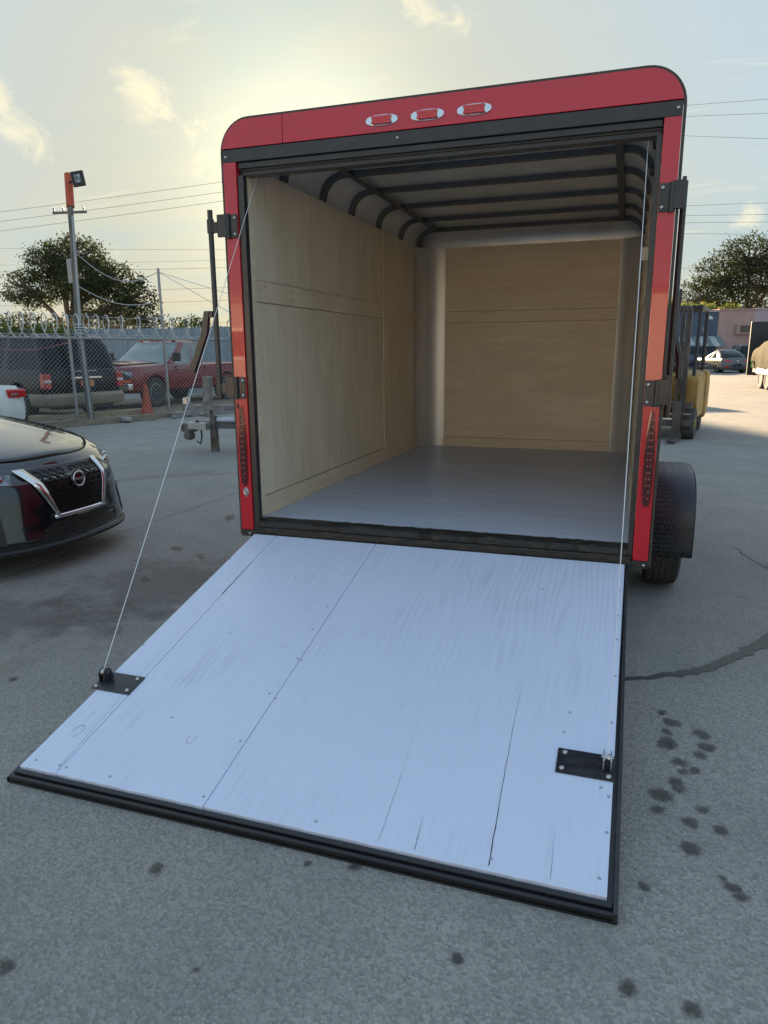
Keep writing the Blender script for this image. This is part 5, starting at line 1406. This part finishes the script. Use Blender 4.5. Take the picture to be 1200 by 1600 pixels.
# back wall of the yard: ribbed blue-grey sheet, panel by panel
m_wall = M('blue_grey_sheet', (.22, .27, .32), .5, .2, col2=(.30, .34, .38), ns=2, stretch=(1, 1, .3))
wl_ = tag(empty('sheet_metal_wall', (-30.4, 14.44, 0), rz=math.atan2(2.83, 8.39)), 'blue grey sheet metal yard wall behind the parked vehicles', 'wall')
sheet = MB()
rows = []
for k in range(25):
    x = k * .1; y = (0, .035, .035, 0)[k % 4]
    rows.append([(x, y, .02), (x, y, 2.36)])
sheet.grid(rows)
s0 = None
for k in range(13):
    if s0 is None: s0 = sheet.build('sheet_panel', m_wall, wl_, solid=.006); q = s0
    else: q = copy_part(s0, wl_)
    q.location = (k * 2.41, 0, R.uniform(-.02, .03)); q.rotation_euler = (0, 0, R.uniform(-.006, .006))
for k in range(14): MB().box(k * 2.41 - .05, k * 2.41 + .03, .05, .13, 0, 2.3).build('wall_post', m_post, wl_)

# ------------------------------------------------------------------ trees
def leaf_mat(name, a, b_, tr_):
    m = bpy.data.materials.new(name); m.use_nodes = True
    nt = m.node_tree; bs = nt.nodes['Principled BSDF']; L = nt.links.new; N = nt.nodes.new
    oi = N('ShaderNodeNewGeometry')
    tc = N('ShaderNodeTexCoord'); nz = N('ShaderNodeTexNoise'); nz.inputs['Scale'].default_value = 1.2; nz.inputs['Detail'].default_value = 4; L(tc.outputs['Object'], nz.inputs['Vector'])
    ad = N('ShaderNodeMath'); ad.operation = 'MULTIPLY_ADD'; L(oi.outputs['Random Per Island'], ad.inputs[0]); ad.inputs[1].default_value = .7; L(nz.outputs['Fac'], ad.inputs[2])
    mr = N('ShaderNodeMapRange'); mr.inputs['From Min'].default_value = .45; mr.inputs['From Max'].default_value = 1.1; L(ad.outputs[0], mr.inputs['Value'])
    mx = N('ShaderNodeMix'); mx.data_type = 'RGBA'; mx.inputs['A'].default_value = (*a, 1); mx.inputs['B'].default_value = (*b_, 1); L(mr.outputs[0], mx.inputs['Factor'])
    L(mx.outputs['Result'], bs.inputs['Base Color']); bs.inputs['Roughness'].default_value = .8; bs.inputs['Specular IOR Level'].default_value = .08
    tl = N('ShaderNodeBsdfTranslucent'); L(mx.outputs['Result'], tl.inputs['Color'])
    mi = N('ShaderNodeMixShader'); mi.inputs[0].default_value = tr_; L(bs.outputs[0], mi.inputs[1]); L(tl.outputs[0], mi.inputs[2]); L(mi.outputs[0], nt.nodes['Material Output'].inputs[0])
    return m
m_leaf = leaf_mat('leaves', (.030, .042, .020), (.070, .085, .040), .25)
m_leafy = leaf_mat('sunny_leaves', (.07, .095, .022), (.20, .22, .06), .5)
m_leafdry = leaf_mat('dry_leaves', (.16, .11, .05), (.26, .18, .08), .4)
m_bark = M('bark', (.085, .068, .052), .9, col2=(.13, .11, .09), ns=8, stretch=(1, 1, .3), bump=.5, bs=20)
def tree(name, loc, label, lobes, trunk_h, trunk_r, n_leaf, leaf, seed, lm=None, clump=.55, cat='tree', fork=None, per=14):
    """lobes: ellipsoids (centre, radii) filled with leaf clumps at branch ends"""
    r = random.Random(seed)
    t = tag(empty(name, loc), label, cat)
    br = MB(); lf = MB()
    base = Vector((0, 0, 0)); top = Vector(fork or (0, 0, trunk_h))
    mid = base.lerp(top, .5) + Vector((r.uniform(-.1, .1), r.uniform(-.1, .1), 0)) * trunk_h * .3
    br.tube([base - Vector((0, 0, .1)), base.lerp(mid, .5), mid, top], [trunk_r * 1.25, trunk_r, trunk_r * .9, trunk_r * .75], 9)
    ends = []
    vol = sum(a * b * c for _, (a, b, c) in lobes)
    for (c, rad) in lobes:
        c = Vector(c)
        j = top.lerp(c, .45) + Vector((r.uniform(-.3, .3), r.uniform(-.3, .3), r.uniform(-.2, .3)))
        br.tube([top - Vector((0, 0, .15)), j, c], [trunk_r * .55, trunk_r * .38, trunk_r * .2], 7)
        nc = max(6, int(n_leaf / per * (rad[0] * rad[1] * rad[2]) / vol))
        for k in range(nc):
            while True:
                v = Vector((r.uniform(-1, 1), r.uniform(-1, 1), r.uniform(-1, 1)))
                if .25 < v.length < 1: break
            v = v.normalized() * (v.length ** .55)
            e = c + Vector((v.x * rad[0], v.y * rad[1], v.z * rad[2])) * r.uniform(.9, 1.08)
            if k % 4 == 0:
                br.tube([c + (j - c) * r.uniform(0, .5), c.lerp(e, .55) + Vector((0, 0, -.1)), e], [trunk_r * .13, trunk_r * .08, trunk_r * .03], 4, False)
            cl = clump * r.uniform(.5, 1.3)
            for q in range(per):
                p = e + Vector((r.gauss(0, .45), r.gauss(0, .45), r.gauss(0, .28))) * cl
                n = Vector((r.gauss(0, 1), r.gauss(0, 1), r.gauss(.5, 1))).normalized()
                u = n.orthogonal().normalized(); u = (Matrix.Rotation(r.uniform(0, 6.28), 3, n) @ u); w = n.cross(u)
                s = leaf * r.uniform(.6, 1.3)
                lf.add([p - u * s, p + w * s * .5, p + u * s, p - w * s * .5], [(0, 1, 2, 3)])
    br.build('trunk', m_bark, t, smooth=60)
    stuff(lf.build('crown', lm or m_leaf, t))
    return t
tree('spreading_tree', (-22.9, 23.6, 0), 'broad dark spreading tree rising behind the left fence and poles',
     [((-1.9, -.5, 4.3), (1.25, 1.3, .8)), ((-1.1, .1, 5.4), (1.2, 1.3, .85)), ((.0, .3, 5.75), (1.3, 1.3, .9)), ((.7, .1, 4.7), (1.3, 1.3, .9)), ((1.7, .5, 4.7), (1.3, 1.2, .75)), ((2.6, .8, 3.9), (1.05, 1.0, .8)), ((1.3, .3, 3.4), (1.5, 1.2, .85)), ((3.0, 1.0, 3.0), (.8, .8, .55)), ((-2.3, -.6, 2.6), (.8, .8, .7)), ((-.4, 0, 4.3), (.8, 1.0, .5))],
     2.3, .30, 23000, .066, 3, clump=.42, fork=(-.35, 0, 2.3))
tree('leafy_bush', (-19.3, 27.2, 0), 'sunlit yellow green bush behind the blue grey wall', [((0, 0, 2.5), (.9, .8, .75)), ((.8, .3, 2.3), (.7, .7, .6)), ((-.7, 0, 2.1), (.6, .6, .5)), ((1.6, .5, 2.0), (.6, .6, .4))], 1.4, .08, 2600, .08, 5, m_leafy, .4, 'bush')
tree('dry_bush', (-18.6, 20.2, 0), 'dry brown brush tangled along the wall top', [((-1.2, -.4, 2.45), (1.2, .5, .32)), ((.4, .1, 2.35), (1.1, .4, .30)), ((1.9, .6, 2.3), (.8, .4, .28))], 1.5, .06, 1500, .06, 6, m_leafdry, .3, 'bush')
tree('leafy_bush', (-20.3, 17.0, 0), 'green bush in front of the wall at the far left', [((0, 0, 2.2), (.6, .5, .55)), ((.9, .4, 2.0), (.7, .5, .5)), ((1.7, .7, 2.1), (.6, .5, .45))], 1.2, .08, 2000, .075, 8, m_leafy, .35, 'bush')
tree('spreading_tree', (12.6, 83.0, 0), 'large round dark tree behind the pink building',
     [((-4.4, 0, 7.0), (2.6, 3, 2.0)), ((-2.6, 0, 9.2), (3.0, 3, 2.2)), ((0, 0, 11.0), (3.4, 3, 2.1)), ((3.4, 0, 10.4), (3.4, 3, 2.4)), ((1.4, 0, 8.0), (3.6, 3, 2.2)), ((5.6, 0, 8.0), (3.0, 3, 2.4)), ((-1.6, 0, 6.4), (2.6, 2.6, 1.6)), ((-5.6, 0, 5.2), (1.6, 1.6, 1.2)), ((8, 0, 8.6), (3, 3, 2.6))],
     4.2, .55, 22000, .155, 11, clump=1.0)
tree('leafy_bush', (5.2, 74.0, 0), 'yellow green hedge tree showing above the grey building roof', [((-1.4, 0, 5.2), (1.6, 1.4, 1.0)), ((.6, 0, 5.0), (1.6, 1.4, .9)), ((2.6, 0, 4.9), (1.4, 1.4, .8)), ((4.4, 0, 4.9), (1.2, 1.2, .7))], 3.2, .2, 4200, .17, 13, m_leafy, .8, 'tree')

# ------------------------------------------------------------------ buildings at the end of the yard
m_pink = M('pink_stucco', (.52, .33, .29), .85, col2=(.46, .29, .255), ns=1.5, bump=.2, bs=14)
m_lilac = M('lilac_stucco', (.52, .38, .42), .85, col2=(.46, .34, .37), ns=1.5, bump=.2, bs=14)
m_slate = M('slate_blue_stucco', (.075, .105, .155), .8, col2=(.09, .12, .17), ns=1.5)
m_awn = M('awning_cloth', (.16, .20, .21), .8)
m_awn2 = M('awning_stripe', (.42, .45, .44), .8)
bang = math.atan2(64.03 - 62.04, 12.17 - 6.44)
def bld(x0): 
    u = Vector((cos(bang), sin(bang), 0)); p = Vector((6.44, 62.04, 0)) + u * x0
    return (p.x, p.y, 0)
b1 = tag(empty('shop_building', bld(-4.2), rz=bang), 'slate blue flat roofed building with a white fan motif', 'building')
MB().box(0, 5.72, 0, 9, 0, 4.55).build('wall', m_slate, b1); MB().box(-.05, 5.70, -.08, 9.05, 4.5, 4.66).build('parapet', m_lilac, b1)
fan = MB().prism([(4.9 + .34 * cos(pi * k / 10), 3.92 + .30 * sin(pi * k / 10)) for k in range(11)], -.05, -.002).build('fan_motif', m_white, b1)
for x in (4.45, 4.72): MB().box(x, x + .17, -.04, -.002, 2.95, 3.35).build('window', m_glasspale, b1)
MB().box(3.1, 3.5, -.05, -.002, 2.7, 3.2).build('round_sign', m_white, b1, bevel=.1)
for k in range(8):
    x = 2.0 + k * .5
    MB().add([(x, -1.3, 1.75), (x + .5, -1.3, 1.75), (x + .5, -.01, 2.55), (x, -.01, 2.55)], [(0, 1, 2, 3)]).build('awning_strip', m_awn if k % 2 else m_awn2, b1, solid=.02)
b2 = tag(empty('shop_building', bld(1.53), rz=bang), 'pink stucco building with a boxed wall air conditioner', 'building')
MB().box(0, 3.0, -.02, 9, 0, 4.64).build('wall', m_pink, b2); MB().box(-.01, 2.99, -.1, 9.05, 4.641, 4.75).build('parapet', m_pink, b2)
ac = MB(); ac.box(1.45, 2.95, -.34, -.0205, 2.72, 3.52); a_ = ac.build('air_conditioner_frame', m_pink, b2, bevel=.02)
MB().box(1.72, 2.72, -.37, -.345, 2.85, 3.40).build('grille', M('ac_grille', (.16, .11, .09), .7, col2=(.10, .07, .06), ns=2, stretch=(1, 1, 12)), a_)
b3 = tag(empty('shop_building', bld(4.53), rz=bang), 'lilac stucco building with shaded canopy behind the dump trailer', 'building')
MB().box(.002, 9.0, 0, 9, 0, 4.66).build('wall', m_lilac, b3); MB().box(0, 9.05, -.08, 9.05, 4.661, 4.78).build('parapet', m_lilac, b3)
MB().box(-.2, 4.0, -1.2, -.005, 1.62, 1.82).build('canopy', m_slate, b3)
MB().box(.3, 1.5, -.05, -.004, 0, 1.55).build('door', m_rust, b3)
MB().box(.1, .75, -.06, -.004, 1.0, 1.5).build('window', m_white, b3)
for k in range(4): MB().box(1.15 + k * .2, 1.27 + k * .2, -.02, -.004, 2.42, 2.62).build('wall_letter', m_rust, b3)
for x in (1.9, 3.2): MB().tube([(x, -.15, 3.3), (x, -.15, 5.3)], .09, 6).build('vent_pipe', m_white, b3)
# unseen tall block added far beyond the trailer to shade the yard
m_whs = M('block_wall', (.46, .43, .38), .85, col2=(.40, .375, .335), ns=1, bump=.1)
wh = tag(empty('shade_block', (-22.4, 63.6, 0), rz=radians(17)), 'unseen tall plain block added far beyond the red trailer to shade the yard', 'building')
MB().box(-14.2, 0, 0, 10, 0, 17.0).build('wall', m_whs, wh); MB().box(-14.35, .15, -.15, 10.15, 17.001, 17.5).build('roof_edge', m_trim, wh)
w0 = None
for fl_ in range(5):
    for k in range(6):
        if w0 is None:
            w0 = q = MB().box(-.6, .6, -.08, -.002, 0, 1.5).build('window', m_white, wh); p0 = MB().box(-.5, .5, -.10, -.081, .1, 1.4).build('pane', m_glass, w0)
        else:
            q = copy_part(w0, wh); copy_part(p0, q)
        q.location = (-13.0 + k * 2.35, 0, 1.2 + fl_ * 3.2)

# unseen low building added behind the camera to bounce sunlight into the trailer
ws = tag(empty('bounce_building', (0, -21, 0), rz=radians(-6)), 'unseen low sand coloured building added behind the viewer to bounce light', 'building')
m_sand = M('sand_stucco', (.38, .37, .35), .85, col2=(.34, .33, .31), ns=1, bump=.2, bs=10)
MB().box(-22, 22, -8, 0, 0, 3.2).build('wall', m_sand, ws); MB().box(-22.2, 22.2, -8.2, .15, 3.201, 3.4).build('parapet', m_trim, ws)
for k in range(5):
    d_ = MB().box(-19 + k * 8, -15 + k * 8, .002, .06, 0, 2.9).build('roller_door', m_post, ws)
    for q in range(9): MB().box(-18.98 + k * 8, -15.02 + k * 8, .061, .075, .05 + q * .3, .31 + q * .3).build('door_slat', m_post, d_)
for k in range(4):
    w_ = MB().box(-13.4 + k * 8, -12 + k * 8, .002, .05, 1.2, 2.3).build('window', m_white, ws); MB().box(-13.3 + k * 8, -12.1 + k * 8, .051, .06, 1.3, 2.2).build('pane', m_glass, w_)

# ------------------------------------------------------------------ overhead lines
m_line = M('line_cable', (.09, .09, .09), .7)
def line(a, b, sag, lab, rad=.014, ext=(0, 1)):
    a, b = Vector(a), Vector(b)
    a2, b2 = a.lerp(b, ext[0]), a.lerp(b, ext[1])
    o = MB().tube([a2.lerp(b2, t) - Vector((0, 0, sag * sin(pi * t))) for t in [i / 16 for i in range(17)]], rad * .75, 4, False).build('power_line', m_line, smooth=60)
    return tag(o, lab, 'power line', 'overhead lines')
line((-37.64, 34.45, 10.41), (-24.4, 39.36, 12.22), .1, 'top power line of the three slanting at left', ext=(-.3, 1.8))
line((-37.6, 34.32, 9.81), (-24.36, 39.22, 11.59), .1, 'middle power line of the three slanting at left', ext=(-.3, 1.8))
line((-37.56, 34.19, 9.22), (-24.32, 39.1, 11.03), .1, 'lowest power line of the three slanting at left', ext=(-.3, 1.8))
line((-44, 31.5, 8.2), (-23.93, 38.51, 8.0), .1, 'level power line above the tree, below the slanting three', .010, (0, 1.5))
line((-44, 31.5, 7.0), (-23.89, 38.38, 7.36), .1, 'faint power line crossing the left tree top', .008, (0, 1.5))
line((-44, 31.4, 6.6), (-23.85, 38.27, 6.88), .1, 'thicker power line crossing the left tree', .012, (0, 1.5))
line((-44, 31.3, 5.3), (-23.78, 38.01, 5.68), .15, 'power line crossing the left tree at half height', .011, (0, 1.5))
line((-44, 31.2, 4.5), (-23.72, 37.84, 4.88), .15, 'lowest power line behind the thin pole', .011, (0, 1.5))
for a, b, lab in [((3.32, 49.81, 16.68), (8.41, 51.61, 17.04), 'highest power line at right'), ((3.36, 49.66, 16.0), (8.46, 51.42, 16.16), 'second highest power line at right'), ((3.44, 49.4, 14.8), (8.57, 51.08, 14.57), 'third highest power line at right, tilting down'),
                  ((3.57, 48.4, 10.42), (8.83, 50.22, 10.58), 'upper of four close power lines at right'), ((3.61, 48.27, 9.82), (8.87, 50.06, 9.86), 'second of four close power lines at right'), ((3.6, 48.16, 9.38), (8.91, 49.96, 9.38), 'third of four close power lines at right'), ((3.6, 48.0, 8.7), (8.95, 49.79, 8.62), 'lowest of four close power lines at right'), ((3.59, 47.48, 6.55), (9.09, 49.35, 6.59), 'power line just above the right tree crown')]:
    line(a, b, 0, lab, .013, (-2.5, 3))
# service drops from the floodlight pole to the thin pole
def drop(a, b, sag, lab, rad): tag(MB().tube([Vector(a).lerp(Vector(b), t) - Vector((0, 0, sag * sin(pi * t))) for t in [i / 14 for i in range(15)]], rad, 5, False).build('service_cable', m_wire, smooth=60), lab, 'cable')
drop((-10.50, 9.72, 3.55), (-9.26, 10.88, 3.22), .38, 'pale service cable drooping from floodlight pole, upper one', .009)
drop((-10.42, 9.62, 2.85), (-9.50, 10.9, 2.55), .18, 'pale service cable drooping from floodlight pole, lower one', .010)
